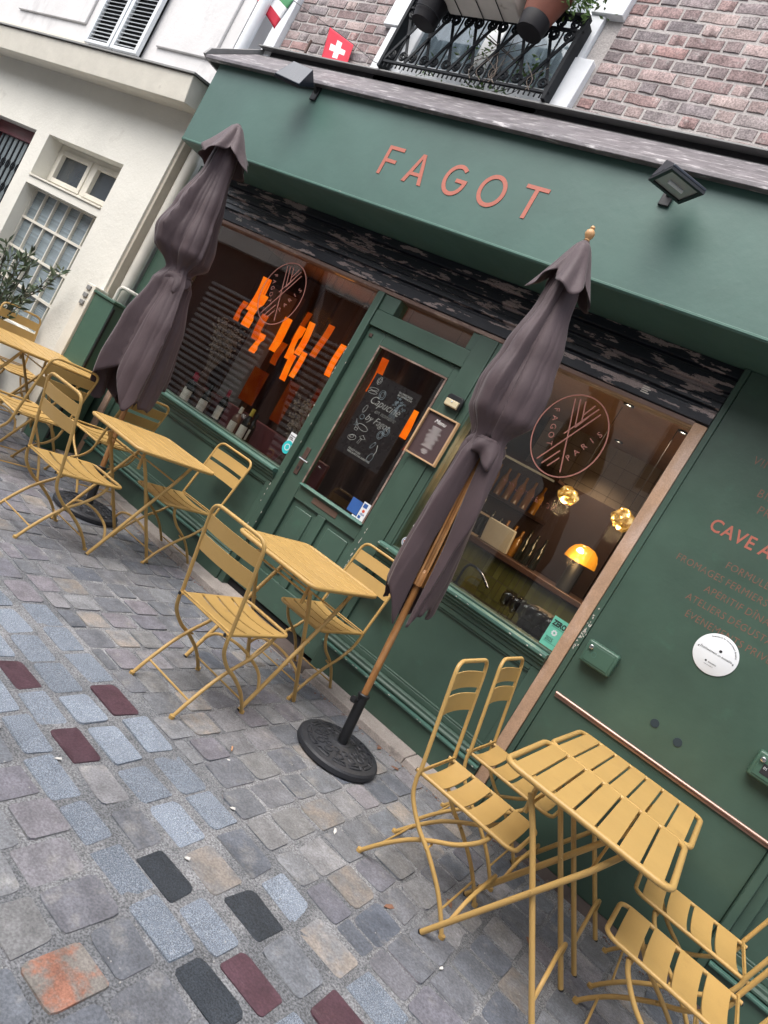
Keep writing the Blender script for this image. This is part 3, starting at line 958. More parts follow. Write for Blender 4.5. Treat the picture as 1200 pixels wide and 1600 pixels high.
# left display window
wl_ = MB()
wl_.box(-3.168, -3.152, 0.005, 0.12, 0.9845, 2.4575)
wl_.box(-5.213, -3.1685, 0.006, 0.12, 0.9845, 0.998)
wl_ = wl_.build('display_window', 'green', B, bevel=0.003)
MB().box(-5.213, -3.1685, 0.050, 0.056, 0.9985, 2.457).build('pane', 'pane', wl_)
logo(wl_, -4.04, 2.145, 0.0475)
stk = MB().box(-3.262, -3.192, 0.0475, 0.0495, 1.135, 1.265).build('sticker', 'sticker_white', wl_)
MB().ring_xz(-3.228, 1.150, 0.046, 0.052, 0.0455, 0.0462, 0.0472, n=28).build('sticker_disc', 'sticker_teal', stk)
MB().ring_xz(-3.228, 1.150, 0.026, 0.026, 0.006, 0.0450, 0.0460, n=24).build('sticker_ring', 'sticker_white', stk)
text('sticker_print', 'Restaurant\nengagé\nDurable', 0.014, 'ink', stk, (-3.258, 0.0468, 1.238))
# right display window
wr = MB()
wr.box(-2.04, -2.025, 0.005, 0.12, 0.9845, 2.4575)
wr.box(-2.0245, -0.8125, 0.006, 0.12, 0.9845, 0.998)
wr = wr.build('display_window', 'green', B, bevel=0.003)
MB().box(-2.0245, -0.8125, 0.050, 0.056, 0.9985, 2.457).build('pane', 'pane', wr)
logo(wr, -1.40, 2.128, 0.0475)
text('window_writing', 'Ne pas nourrir', 0.075, 'decal_pink', wr, (-1.215, 0.0475, 1.69), (PI / 2, 0, 0), 'LEFT', 0.0002, sx=-0.86, shear=0.5, offset=-0.0028)
mint = MB().box(-0.912, -0.8128, 0.0455, 0.0465, 1.004, 1.185).build('sticker', 'sticker_mint', wr)
text('sticker_print', 'ZERO', 0.044, 'ink', mint, (-0.902, 0.0448, 1.135), sx=0.72, offset=0.0018)
text('sticker_print', '2025', 0.034, 'ink', mint, (-0.898, 0.0448, 1.040), sx=0.72)
MB().box(-0.90, -0.82, 0.0446, 0.0454, 1.032, 1.0335).build('sticker_rule', 'ink', mint)
MB().box(-0.90, -0.82, 0.0446, 0.0454, 1.125, 1.1265).build('sticker_rule', 'ink', mint)
star = MB()
for k in range(8):
    a = k * PI / 4
    star.obox((-0.865 + 0.012 * math.cos(a), 0.0449, 1.095 + 0.012 * math.sin(a)), (0.005, 0, 0), (0, 0.0003, 0), (0, 0, 0.005))
star.build('sticker_star', 'sticker_white', mint)
rs = MB().ring_xz(-1.975, 1.055, 0.034, 0.034, 0.0335, 0.0475, 0.049, n=28).build('sticker', 'sticker_white', wr)
MB().ring_xz(-1.975, 1.055, 0.028, 0.028, 0.003, 0.0468, 0.0474, n=28).build('sticker_ring', 'sticker_blue', rs)
MB().ring_xz(-1.975, 1.055, 0.02, 0.011, 0.005, 0.0466, 0.0473, n=24).build('sticker_mark', 'sticker_red', rs)
text('window_writing', 'ouvert', 0.045, 'chalk', wr, (-1.995, 0.0475, 1.165), sx=0.75, shear=0.4)

# door post and mullion
MB().box(-3.150, -3.092, -0.012, 0.12, 0.03, 2.457).build('door_post', 'green', B, bevel=0.004)
MB().box(-2.248, -2.100, -0.006, 0.12, 0.05, 2.457).build('door_post', 'green', B, bevel=0.004)
MB().box(-2.0985, -2.041, 0.002, 0.12, 0.986, 2.457).build('door_post', 'green', B, bevel=0.003)
tr = MB().box(-3.0905, -2.25, 0.0, 0.12, 2.215, 2.335).box(-3.0905, -2.945, 0.006, 0.12, 2.336, 2.457).box(-2.305, -2.25, 0.006, 0.12, 2.336, 2.457).build('transom', 'green', B, bevel=0.004)
MB().box(-2.944, -2.306, 0.07, 0.075, 2.336, 2.457).build('pane', 'pane', tr)
# door leaf
D0, D1 = -3.088, -2.252
dr = MB()
Y0, Y1 = 0.028, 0.075
dr.box(D0, -2.935, Y0, Y1, 0.105, 2.212).box(-2.312, D1, Y0, Y1, 0.105, 2.212)
for za, zb in ((2.118, 2.212), (0.875, 0.978), (0.105, 0.30)):
    dr.box(-2.9345, -2.3125, Y0 + 0.001, Y1, za, zb)
dr.box(-2.675, -2.60, Y0 + 0.0015, Y1, 0.3005, 0.8745)
dr = dr.build('door', 'green', B, bevel=0.003)
for a, b_ in ((-2.9345, -2.6755), (-2.5995, -2.3125)):
    MB().box(a, b_, 0.052, 0.068, 0.301, 0.8745).build('panel', 'green', dr)
    MB().box(a + 0.045, b_ - 0.045, 0.040, 0.0515, 0.345, 0.83).build('raised_panel', 'green', dr, bevel=0.008)
MB().box(-2.934, -2.313, 0.048, 0.054, 0.979, 2.117).build('pane', 'pane', dr)
gb = MB().box(-2.9345, -2.920, 0.022, 0.0275, 0.985, 2.117).box(-2.327, -2.3125, 0.022, 0.0275, 0.985, 2.117).box(-2.9195, -2.3275, 0.022, 0.0275, 2.104, 2.117)
gb.build('glazing_bead', 'frame_brown', dr, bevel=0.002)
MB().prism_yz([(0.002, 0.979), (-0.002, 0.986), (0.02, 0.996), (0.047, 0.999), (0.047, 0.979)], -2.934, -2.313).build('weather_bar', 'green_lit_edge', dr, bevel=0.002)
MB().box(-2.775, -2.53, 0.0245, 0.0275, 0.915, 0.962).build('letter_slot', 'slot', dr, bevel=0.002)
MB().box(-3.047, -3.005, 0.021, 0.0275, 1.02, 1.235).build('lock_plate', 'rust_handle', dr, bevel=0.003)
MB().tube(fillet([(-3.026, 0.02, 1.145), (-3.026, -0.03, 1.145), (-2.93, -0.032, 1.142)], 0.015), 0.008, 8).build('handle', 'chrome', dr, True)
MB().ring_xz(-3.026, 1.07, 0.009, 0.014, 0.0085, 0.0195, 0.0208, n=16).build('keyhole', 'ink', dr)
MB().box(-3.06, -3.03, 0.020, 0.0275, 2.14, 2.165).build('hinge_plate', 'rust_handle', dr, bevel=0.002)
stx = MB().box(-2.50, -2.405, 0.044, 0.0455, 1.015, 1.115).build('sticker', 'sticker_blue', dr)
for i, (a, b_, za, zb, mt) in enumerate(((-2.402, -2.335, 1.0, 1.13, 'sticker_white'), (-2.44, -2.405, 1.0, 1.01, 'sticker_white'))):
    pl = MB().box(a, b_, 0.0445 - i * 0.001, 0.046, za, zb).build('sticker', mt, dr)
    if i == 0:
        MB().box(a + 0.008, b_ - 0.025, 0.0430, 0.0442, 1.09, 1.12).box(a + 0.008, a + 0.03, 0.0430, 0.0442, 1.01, 1.03).build('sticker_patch', 'sticker_blue', pl)
        MB().ring_xz(a + 0.03, 1.067, 0.011, 0.011, 0.0105, 0.0430, 0.0442, n=20).build('sticker_patch', 'sticker_red', pl)
        text('sticker_print', 'VISA', 0.02, 'sticker_blue', pl, (a + 0.01, 0.0436, 1.036), shear=0.2)
MB().box(-3.09, -2.25, 0.05, 0.10, 0.022, 0.1045).build('door_gap', 'dark_void', B)  # black strip stands in for the dark gap under the door
# loose chips of paint along the door joint
ch = MB()
rc = random.Random(5)
for i in range(46):
    xx = -2.2495 + rc.gauss(0, 0.0016) if i < 26 else rc.choice((-3.0915, -3.151))
    zz = rc.uniform(0.45, 1.0) if i < 26 else rc.uniform(0.2, 2.1)
    ch.obox((xx, -0.0128 if i >= 26 else -0.0072, zz), (rc.uniform(0.001, 0.0022), 0, 0), (0, 0.0006, 0), (rc.uniform(-0.001, 0.001), 0, rc.uniform(0.003, 0.011)))
for i in range(60):
    xx, zz = -0.7195 + rc.gauss(0, 0.006), rc.gauss(1.22, 0.07)
    if i > 34:
        xx, zz = rc.uniform(-2.09, -0.82), rc.choice((0.2195, 0.9665))
    yy = -0.0066 if i <= 34 else (-0.0526 if zz < 0.5 else -0.0606)
    ch.obox((xx, yy, zz + rc.gauss(0, 0.003)), (rc.uniform(0.0015, 0.004) * (2 if i > 34 else 1), 0, 0), (0, 0.0005, 0), (rc.uniform(-0.002, 0.002), 0, rc.uniform(0.001, 0.007) * (0.4 if i > 34 else 1)))
tag(ch.build('paint_chips', 'chip', B), kind='stuff')

# right-hand lettered panel
MB().box(-0.736, -0.702, -0.006, 0.15, 0.03, 2.844).build('corner_strip', 'green', B, bevel=0.004)
rp = MB().box(-0.701, 0.50, 0.004, 0.15, 0.03, 2.844).build('lettered_panel', 'green', B, bevel=0.003)
rl = MB().tube([(-0.675, -0.012, 0.834), (0.497, -0.012, 0.834)], 0.010, 10)
rl.box(-0.675, 0.497, -0.008, 0.0035, 0.812, 0.826)
rl.build('rail', 'copper_rail', rp, True)
for (cx, cz) in ((-0.185, 1.0), (-0.052, 0.985)):
    MB().lathe([(0.0, 0.0), (0.022, 0.0), (0.022, 0.003)], (cx, 0.0035, cz), 24, axis=(0, -1, 0)).build('filler_cap', 'navy_dot', rp)
for s_, sz, xx, zz, mt, sp in (('VINS', 0.062, -0.462, 2.405, 'salmon_dim', 1.15), ('BIÈRES', 0.062, -0.362, 2.262, 'salmon_dim', 1.15), ('PRODUITS', 0.062, -0.32, 2.185, 'salmon_dim', 1.15),
                               ('CAVE À MANGER', 0.098, -0.472, 2.005, 'salmon', 1.12), ('FORMULE DÉJEUNER', 0.053, -0.305, 1.868, 'salmon_dim', 1.1),
                               ('FROMAGES FERMIERS & CIE', 0.053, -0.528, 1.790, 'salmon_dim', 1.1), ('APÉRITIF DÎNATOIRE', 0.053, -0.330, 1.712, 'salmon_dim', 1.1),
                               ('ATELIERS DÉGUSTATION', 0.053, -0.385, 1.633, 'salmon_dim', 1.1), ('ÉVÉNEMENTS PRIVÉS', 0.053, -0.345, 1.553, 'salmon_dim', 1.1)):
    for wd in s_.split(' '):
        o = text('lettering', wd, sz, mt, rp, (xx, 0.0035, zz), ext=0.0006, sx=0.88, spacing=sp, offset=0.0012 if mt == 'salmon' else -0.0004)
        xx += 0.88 * max(v.co.x for v in o.data.vertices) + sz * 0.30
MB().prism_xz([(0.502, 0.03), (0.545, 0.03), (0.545, 2.844), (0.502, 2.844)], -0.035, 0.15).build('frame_post', 'green', B, bevel=0.005)
MB().box(0.5455, 0.60, -0.006, 0.15, 0.288, 2.844).build('frame_post', 'green', B, bevel=0.005)
apron(0.546, XR, 'stall_riser')
MB().box(0.6005, XR, 0.03, 0.15, 0.985, 2.844).build('side_panel', 'green', B)

# ================================================================== inside the shop
for nm, a, mt in (('interior_floor', (-5.5, -0.4, 0.12, 3.6, 0.0, 0.03), 'int_floor'), ('interior_ceiling', (-5.5, -0.4, 0.12, 3.6, 2.60, 2.70), 'int_ceiling'),
                  ('interior_back_wall', (-5.5, -0.4, 3.3, 3.4, 0.03, 2.60), 'int_wall'), ('interior_left_wall', (-5.5, -5.3, 0.26, 3.3, 0.03, 2.60), 'int_wall'),
                  ('interior_right_wall', (-0.6, -0.4, 0.155, 3.3, 0.03, 2.60), 'int_wall')):
    tag(MB().box(*a).build(nm, mt), kind='structure')
tag(MB().box(-5.29, -0.61, 0.20, 0.30, 2.50, 2.598).build('interior_beam', 'int_ceiling'), kind='structure')

# ================================================================== cream neighbour building
CB = thing('cream_building', 'cream rendered house left of the green shop, with grey upper floor and louvred shutters', 'building')
cw = MB()
YF, YB = -0.19, 0.15
for a in ((-6.36, -5.75, 0, 3.2), (-8.06, -7.79, 0, 3.2), (-16, -9.2, 0, 3.2), (-7.79, -6.36, 2.54, 3.2), (-7.79, -6.36, 2.005, 2.10), (-7.79, -6.36, 0, 0.72), (-9.2, -8.06, 2.53, 3.2)):
    cw.box(a[0], a[1], YF, YB, a[2], a[3])
cw = cw.build('wall', 'cream_wall', CB)
MB().box(-5.7495, -5.712, -0.17, -0.05, 0, 3.2).build('wall_return', 'beige_side', CB, bevel=0.004)  # side face of the cream wall in a darker beige
co = MB().prism_yz([(-0.189, 3.165), (-0.44, 3.125), (-0.47, 3.30), (-0.475, 3.345), (-0.05, 3.40), (-0.05, 3.165)], -16, -5.56).build('cornice', 'cream_trim', CB, bevel=0.006)
MB().prism_yz([(-0.495, 3.347), (-0.495, 3.362), (-0.05, 3.425), (-0.05, 3.405)], -16, -5.53).build('cornice_flashing', 'lead_grey', co)
# small two-light window
sw = MB()
FY0, FY1 = -0.03, 0.03
for a in ((-7.789, -6.361, 2.49, 2.539), (-7.789, -6.361, 2.101, 2.135), (-7.789, -7.735, 2.1355, 2.4895), (-6.415, -6.361, 2.1355, 2.4895), (-7.11, -7.04, 2.1355, 2.4895)):
    sw.box(a[0], a[1], FY0, FY1, a[2], a[3])
sw = sw.build('small_window', 'cream_trim', CB, bevel=0.003)
for (a, b_) in ((-7.7345, -7.1105), (-7.0395, -6.4155)):
    s = MB()
    s.box(a, a + 0.055, FY0 - 0.012, FY1 - 0.005, 2.136, 2.489).box(b_ - 0.055, b_, FY0 - 0.012, FY1 - 0.005, 2.136, 2.489)
    s.box(a + 0.0555, b_ - 0.0555, FY0 - 0.011, FY1 - 0.005, 2.136, 2.185).box(a + 0.0555, b_ - 0.0555, FY0 - 0.011, FY1 - 0.005, 2.44, 2.489)
    s.build('sash', 'cream_trim', sw, bevel=0.003)
    MB().box(a + 0.056, b_ - 0.056, 0.0, 0.005, 2.1855, 2.4395).build('pane', 'opp_glass', sw)
MB().box(-7.788, -6.362, -0.205, 0.0, 2.082, 2.0995).build('sill', 'cream_trim', sw, bevel=0.003)
# window of ribbed panes between white bars
gb_ = MB()
cols, rows = 6, 4
gx0, gx1, gz0, gz1 = -7.788, -6.362, 0.722, 2.003
pw, ph = (gx1 - gx0) / cols, (gz1 - gz0) / rows
for i in range(cols + 1):
    w = 0.008 if 0 < i < cols else 0.014
    xx = gx0 + i * pw
    gb_.box(max(gx0, xx - w), min(gx1, xx + w), -0.075, -0.03, gz0, gz1)
for j in range(rows + 1):
    w = 0.013
    zz = gz0 + j * ph
    gb_.box(gx0 + 0.001, gx1 - 0.001, -0.079, -0.032, max(gz0, zz - w), min(gz1, zz + w))
gb_ = gb_.build('glazed_grid', 'cream_trim', CB)
rib = MB()
nn = 16
for k in range(nn):
    z0 = -0.5 + k / nn
    rib.add([(-0.5, 0, z0), (0.5, 0, z0), (0.5, -0.006, z0 + 0.5 / nn), (-0.5, -0.006, z0 + 0.5 / nn), (0.5, 0, z0 + 1 / nn), (-0.5, 0, z0 + 1 / nn)], [(0, 1, 2, 3), (3, 2, 4, 5)])
ribm = rib.mesh('pane', 'glass_block', True, 80)
for i in range(cols):
    for j in range(rows):
        inst('pane', ribm, gb_, (gx0 + (i + 0.5) * pw, -0.045, gz0 + (j + 0.5) * ph), (0, 0, 0), (pw, 1, ph))
# maroon door with an iron grille
md = MB()
md.box(-9.199, -8.061, -0.06, 0.0, 2.40, 2.529).box(-9.199, -9.10, -0.055, 0.0, 0.0, 2.3995).box(-8.15, -8.061, -0.055, 0.0, 0.0, 2.3995).box(-9.0995, -8.1505, -0.05, 0.0, 0.0, 0.9)
md = md.build('entrance_door', 'maroon', CB, bevel=0.005)
MB().box(-9.0995, -8.1505, -0.02, -0.01, 0.9005, 2.399).build('pane', 'glass_block', md)
gr = MB()
for i in range(8):
    xx = -9.04 + i * 0.118
    gr.tube([(xx, -0.07, 0.92), (xx, -0.07, 2.39)], 0.010, 6)
    for zz in (1.2, 1.5, 1.85, 2.1):
        gr.tube([(xx + 0.04 * math.cos(t), -0.07, zz + 0.05 * math.sin(t)) for t in [k * PI / 6 for k in range(12)]], 0.006, 5, True)
gr.build('grille', 'iron', md, True)
# upper floor
uf = MB().box(-16, -5.88, -0.08, 0.3, 3.38, 7.5).build('upper_wall', 'grey_render', CB)
for a in ((-9.9, -8.35, 3.78, 5.6), (-6.95, -6.05, 3.72, 5.6)):
    MB().box(a[0], a[1], -0.105, -0.0805, a[2], a[3]).build('render_panel', 'grey_render', uf, bevel=0.008)
MB().box(-16, -8.16, -0.11, -0.0805, 3.42, 3.60).build('string_course', 'cream_trim', uf, bevel=0.006)
for (a, b_) in ((-8.10, -7.61), (-7.59, -7.10)):
    s = MB()
    s.box(a, a + 0.055, -0.155, -0.115, 3.57, 5.4).box(b_ - 0.055, b_, -0.155, -0.115, 3.57, 5.4)
    s.box(a + 0.0555, b_ - 0.0555, -0.154, -0.116, 3.57, 3.605).box(a + 0.0555, b_ - 0.0555, -0.154, -0.116, 5.32, 5.4)
    s = s.build('shutter', 'shutter_white', CB, bevel=0.003)
    MB().box(a + 0.03, b_ - 0.03, -0.112, -0.0815, 3.57, 5.4).build('shutter_back', 'dark_void', s)
    sl = MB().obox((0, 0, 0), ((b_ - a) / 2 - 0.058, 0, 0), (0, 0.015, 0.010), (0, -0.0022, 0.0033)).mesh('slat', 'shutter_white')
    z = 3.63
    while z < 5.3:
        inst('slat', sl, s, ((a + b_) / 2, -0.137, z), (rad(180), 0, 0))
        z += 0.041
# pipes between the two houses
dp = MB().tube(fillet([(-5.665, -0.06, 0.0), (-5.665, -0.06, 3.1)], 0.05), 0.052, 14)
tag(dp.build('downpipe', 'pipe_cream', None, True), 'cream rainwater downpipe in the corner between cream house and green shop', 'pipe')
up = MB().tube([(-5.74, -0.10, 3.42), (-5.74, -0.10, 7.0)], 0.05, 12)
up.tube([(-5.74, -0.10, 3.42), (-5.74, -0.10, 3.50)], 0.062, 12)
tag(up.build('upper_pipe', 'white_paint', None, True), 'white pipe rising beside the brick above the shop roof edge', 'pipe')
gp = MB().tube(fillet([(-5.62, -0.14, 1.38), (-5.62, -0.14, 1.56), (-5.52, -0.10, 1.56), (-5.46, 0.05, 1.56)], 0.05), 0.018, 8)
tag(gp.build('gas_pipe', 'pipe_cream', None, True), 'thin cream gas pipe bending from cabinet top into the green wall', 'pipe')
# service cabinet at the foot of the corner
cbn = thing('service_cabinet', 'tall green service cabinet with cream side post beside the downpipe', 'cabinet', (-5.5, -0.2, 0))
MB().box(-0.16, 0.15, -0.10, 0.15, 0.0, 1.40).build('body', 'green_box', cbn, bevel=0.006)
MB().box(-0.175, 0.165, -0.115, 0.16, 1.4005, 1.425).build('lid', 'green_box', cbn, bevel=0.005)
MB().box(-0.30, -0.165, -0.12, 0.02, 0.0, 1.45).build('side_post', 'cream_trim', cbn, bevel=0.006)
for zz in (1.25, 1.32, 1.39):
    MB().box(-0.265, -0.205, -0.135, -0.1205, zz, zz + 0.04).build('lock', 'lead_grey', cbn, bevel=0.004)
MB().box(0.1505, 0.168, -0.095, -0.075, 0.1, 1.36).build('gap_strip', 'black_metal', cbn)  # black strip stands in for the dark gap beside the pilaster

# ================================================================== opposite side of the narrow street (seen only as reflections)
OB = thing('opposite_building', 'pale rendered house across the street, mirrored dimly in the shop panes', 'building', (0, -6.9, 0))
ow = MB()
for a in ((-24, 12, 4.6, 6.2), (-24, -14.4, 0, 4.6), (-6.6, -2.6, 0, 4.6), (-1.3, 0.2, 0, 4.6), (1.6, 12, 0, 4.6), (-14.4, -6.6, 3.7, 4.6), (-2.6, -1.3, 2.3, 2.9), (0.2, 1.6, 2.3, 2.9), (-2.6, -1.3, 0, 0.9), (0.2, 1.6, 0, 0.9)):
    ow.box(a[0], a[1], -0.4, 0.0, a[2], a[3])
ow.build('wall', 'opp_wall', OB)
rs_ = MB()
for k in range(20):
    z0 = 0.02 + k * 0.142
    rs_.prism_yz([(-0.16, z0), (-0.105, z0 + 0.02), (-0.105, z0 + 0.06), (-0.16, z0 + 0.085)], -13.6, -8.6)
MB().box(-14.4, -6.6, -0.3, -0.2, 0, 3.7).build('shutter_back', 'opp_gap', OB)
rs_.build('roller_shutter', 'opp_shutter', OB)
for a in ((-2.6, -1.3, 0.9, 2.3), (0.2, 1.6, 0.9, 2.3), (-2.6, -1.3, 2.9, 4.6), (0.2, 1.6, 2.9, 4.6)):
    w = MB().box(a[0], a[1], -0.2, -0.18, a[2], a[3]).build('window', 'opp_glass', OB)
    MB().box((a[0] + a[1]) / 2 - 0.04, (a[0] + a[1]) / 2 + 0.04, -0.178, -0.14, a[2], a[3]).build('mullion', 'white_paint', w)

# ================================================================== things inside the left window
hl = thing('hanging_lamp', 'cluster of glowing orange shade strips hanging behind the left window', 'lamp', (-4.3, 0.6, 2.5))
rl_ = random.Random(11)
strips = [(-4.86, 2.30, 0.115, 0.34), (-4.72, 2.14, 0.115, 0.33), (-4.60, 1.99, 0.085, 0.24), (-4.44, 2.07, 0.095, 0.33), (-4.28, 2.20, 0.06, 0.29), (-4.17, 2.05, 0.08, 0.31), (-4.03, 2.11, 0.07, 0.30),
          (-3.89, 2.17, 0.07, 0.31), (-3.75, 2.08, 0.065, 0.30), (-3.64, 2.0, 0.075, 0.30), (-3.52, 2.1, 0.07, 0.28), (-3.35, 2.06, 0.085, 0.29), (-3.22, 2.12, 0.07, 0.30), (-4.66, 1.84, 0.08, 0.2), (-4.36, 1.86, 0.075, 0.22), (-4.09, 1.80, 0.07, 0.24), (-3.95, 1.86, 0.06, 0.24), (-4.95, 2.02, 0.07, 0.2), (-2.80, 1.88, 0.07, 0.24), (-2.68, 1.80, 0.08, 0.24)]
for k, (xx, zt, w, h) in enumerate(strips):
    s = MB()
    n = 8
    vs_, fs_ = [], []
    for i in range(n + 1):
        t = i / n
        wob = 0.004 * math.sin(t * 4 + k)
        for sgn in (-1, 1):
            notch = 0.0 if not (k % 4 == 1 and 0.35 < t < 0.75 and sgn > 0) else -w * 0.25
            vs_.append((xx + sgn * w / 2 + notch + wob, 0.012 * math.sin(t * 3 + k * 2) + 0.09 * math.sin(k * 5), zt - h * t))
        if i:
            fs_.append((2 * i - 2, 2 * i - 1, 2 * i + 1, 2 * i))
    s.add([(a + 4.3, b_, c - 2.5) for a, b_, c in vs_], fs_)
    o = s.build('shade_strip', ('orange_glow', 'orange_glow', 'orange_mid', 'orange_glow', 'orange_deep')[k % 5], hl, True)
    o.modifiers.new('t', 'SOLIDIFY').thickness = 0.004
    MB().tube([(xx + 4.3, 0.09 * math.sin(k * 5), zt - 2.5), (xx + 4.3, 0.09 * math.sin(k * 5), 0.1)], 0.0015, 4).build('cord', 'ink', hl)
for k, (xx, zt, w, h) in enumerate([(-4.55, 1.55, 0.2, 0.34), (-4.12, 1.60, 0.13, 0.40), (-3.8, 1.66, 0.12, 0.4), (-3.55, 1.55, 0.1, 0.35)]):  # dark red shapes behind the strips; faint glow put into their material
    s = MB().box(xx + 4.3 - w / 2, xx + 4.3 + w / 2, 0.18, 0.186, zt - h - 2.5, zt - 2.5)
    s.build('shade_strip', 'orange_dim', hl)
ld = bpy.data.lights.new('hanging_lamp_light', 'POINT')
ld.energy = 1.3
ld.color = (1.0, 0.35, 0.06)
ld.shadow_soft_size = 0.15
lo = bpy.data.objects.new('lamp_light', ld)
COL.objects.link(lo)
lo.parent = hl
lo.location = (0, 0.25, -0.35)
# pleated dark curtain and maroon panelling
cu2 = MB()
N = 120
for i in range(N):
    a, b_ = -5.2 + 2.6 * i / N, -5.2 + 2.6 * (i + 1) / N
    ya, yb = 1.25 + 0.05 * math.sin(i * 0.52), 1.25 + 0.05 * math.sin((i + 1) * 0.52)
    cu2.add([(a, ya, 0.05), (b_, yb, 0.05), (b_, yb, 2.58), (a, ya, 2.58)], [(0, 1, 2, 3)])
tag(cu2.build('pleated_curtain', 'curtain', None, True), 'dark brown pleated curtain hanging behind the orange lamp', 'curtain')
bn = thing('window_bench', 'low maroon bench shelf behind the left window holding wine bottles', 'shelf', (-4.1, 0.35, 0))
MB().box(-0.85, 0.9, -0.2, 0.22, 0.90, 0.93).build('top', 'int_maroon', bn, bevel=0.004)
MB().box(-0.85, 0.9, 0.19, 0.22, 0.05, 0.899).build('front', 'int_maroon', bn)
MB().box(-0.85, 0.9, 0.221, 0.26, 0.9, 1.15).build('back_rest', 'int_maroon', bn, bevel=0.01)


def bottle(loc, label, body='bottle_dark', cap='capsule_red', h=0.30, r=0.038, rz=0.0):
    b = thing('wine_bottle', label, 'bottle', loc, rz, 'wine bottles in the left window')
    MB().lathe([(0, 0), (r * 0.9, 0), (r, 0.008), (r, h * 0.60), (r * 0.85, h * 0.68), (r * 0.42, h * 0.78), (r * 0.36, h * 0.98), (r * 0.40, h * 0.985), (r * 0.4, h), (0, h)], n=20).build('glass', body, b, True)
    MB().lathe([(r * 0.44, h * 0.80), (r * 0.41, h * 1.002), (0, h * 1.003)], n=16).build('capsule', cap, b, True)
    lb = MB()
    n = 12
    vs_ = []
    for i in range(n + 1):
        a = -PI / 2 - 1.25 + 2.5 * i / n
        vs_ += [(1.012 * r * math.cos(a), 1.012 * r * math.sin(a), h * 0.15), (1.012 * r * math.cos(a), 1.012 * r * math.sin(a), h * 0.50)]
    lb.add(vs_, [(2 * i, 2 * i + 2, 2 * i + 3, 2 * i + 1) for i in range(n)])
    lb.build('label', 'label_paper', b, True)
    return b


for (xx, yy, hh, lab, bd, cp) in ((-4.74, 0.30, 0.31, 'leftmost dark wine bottle in the left window, half hidden by the next', 'bottle_dark', 'capsule_red'),
                                  (-4.62, 0.22, 0.30, 'dark wine bottle with cream label and red capsule near window corner', 'bottle_dark', 'capsule_red'),
                                  (-4.43, 0.24, 0.30, 'dark wine bottle with cream label beside the open magazine', 'bottle_dark', 'bottle_dark'),
                                  (-4.36, 0.38, 0.33, 'tall dark bottle with pink cap standing behind its neighbours', 'bottle_dark', 'capsule_red'),
                                  (-4.02, 0.26, 0.27, 'clear rosé bottle with white label right of the magazine', 'bottle_clear', 'label_paper'),
                                  (-3.86, 0.22, 0.31, 'dark wine bottle with yellow neck foil in the left window', 'bottle_dark', 'capsule_gold'),
                                  (-3.93, 0.36, 0.28, 'dark bottle standing behind the yellow-foiled one', 'bottle_dark', 'bottle_dark')):
    bottle((xx, yy, 0.932), lab, bd, cp, hh, rz=rl_.uniform(-0.4, 0.6))
bk = thing('magazine', 'pale printed magazine lying open among the wine bottles', 'magazine', (-4.2, 0.24, 0.932), 0.15)
MB().prism_xz([(-0.17, 0.0), (-0.02, 0.012), (0.15, 0.0), (0.15, 0.012), (-0.02, 0.026), (-0.17, 0.012)], -0.09, 0.12).build('pages', 'paper', bk, bevel=0.002)
jar = MB().lathe([(0, 0), (0.085, 0), (0.09, 0.01), (0.09, 0.17), (0.06, 0.22), (0.035, 0.24), (0.035, 0.26)], (-4.12, 0.46, 0.932), 24)
tag(jar.build('glass_jar', 'glassware', None, True), 'large clear glass jar behind the magazine', 'jar')


def dried(loc, label, h, spread, seed, n=46):
    r = random.Random(seed)
    d = thing('dried_flowers', label, 'dried flowers', loc)
    st, hd = MB(), MB()
    for i in range(n):
        a, s = r.uniform(0, 2 * PI), r.uniform(0.2, 1) * spread
        hh = h * r.uniform(0.55, 1.0)
        tip = Vector((s * math.cos(a), s * math.sin(a) * 0.6, hh))
        st.tube(catmull([(0, 0, 0.05), tip * 0.5 + Vector((0, 0, 0.03)), tip], 3), 0.0012, 4)
        for k in range(9):
            p = tip + Vector((r.gauss(0, 0.02), r.gauss(0, 0.02), r.gauss(-0.02, 0.035)))
            q = r.uniform(0.003, 0.007)
            hd.obox(p, (q, 0, q * 0.3), (0, q, 0), (0, -q * 0.2, q))
    MB().lathe([(0, 0), (0.04, 0), (0.05, 0.06), (0.03, 0.13), (0.03, 0.15)], n=16).build('vase', 'dark_wood', d, True)
    st.build('stems', 'dried', d)
    hd.build('seed_heads', 'dried', d)


dried((-4.78, 0.42, 1.15), 'pale dried grasses at the left edge of the left window', 0.62, 0.17, 1)
dried((-3.42, 0.30, 0.932), 'dark dried flowers beside the teal window sticker', 0.62, 0.16, 2)
stl = MB().box(-4.9, -4.62, 0.35, 0.5, 0.93, 1.15).build('wooden_crate', 'dark_wood', None, bevel=0.004)
tag(stl, 'dark wooden crate carrying dried grasses in the left window', 'crate')
fr_ = thing('wall_mirror', 'dim grey framed mirror standing inside left of the orange lamp', 'mirror', (-4.9, 0.95, 1.1))
MB().box(-0.2, 0.16, 0, 0.03, 0.0, 1.2).build('glass', 'lead_grey', fr_)
f4 = MB().box(-0.24, -0.2005, -0.015, 0.04, -0.04, 1.24).box(0.1605, 0.2, -0.015, 0.04, -0.04, 1.24).box(-0.2, 0.16, -0.014, 0.04, 1.2005, 1.24).box(-0.2, 0.16, -0.014, 0.04, -0.04, -0.0005)
f4.build('frame', 'dark_wood', fr_)

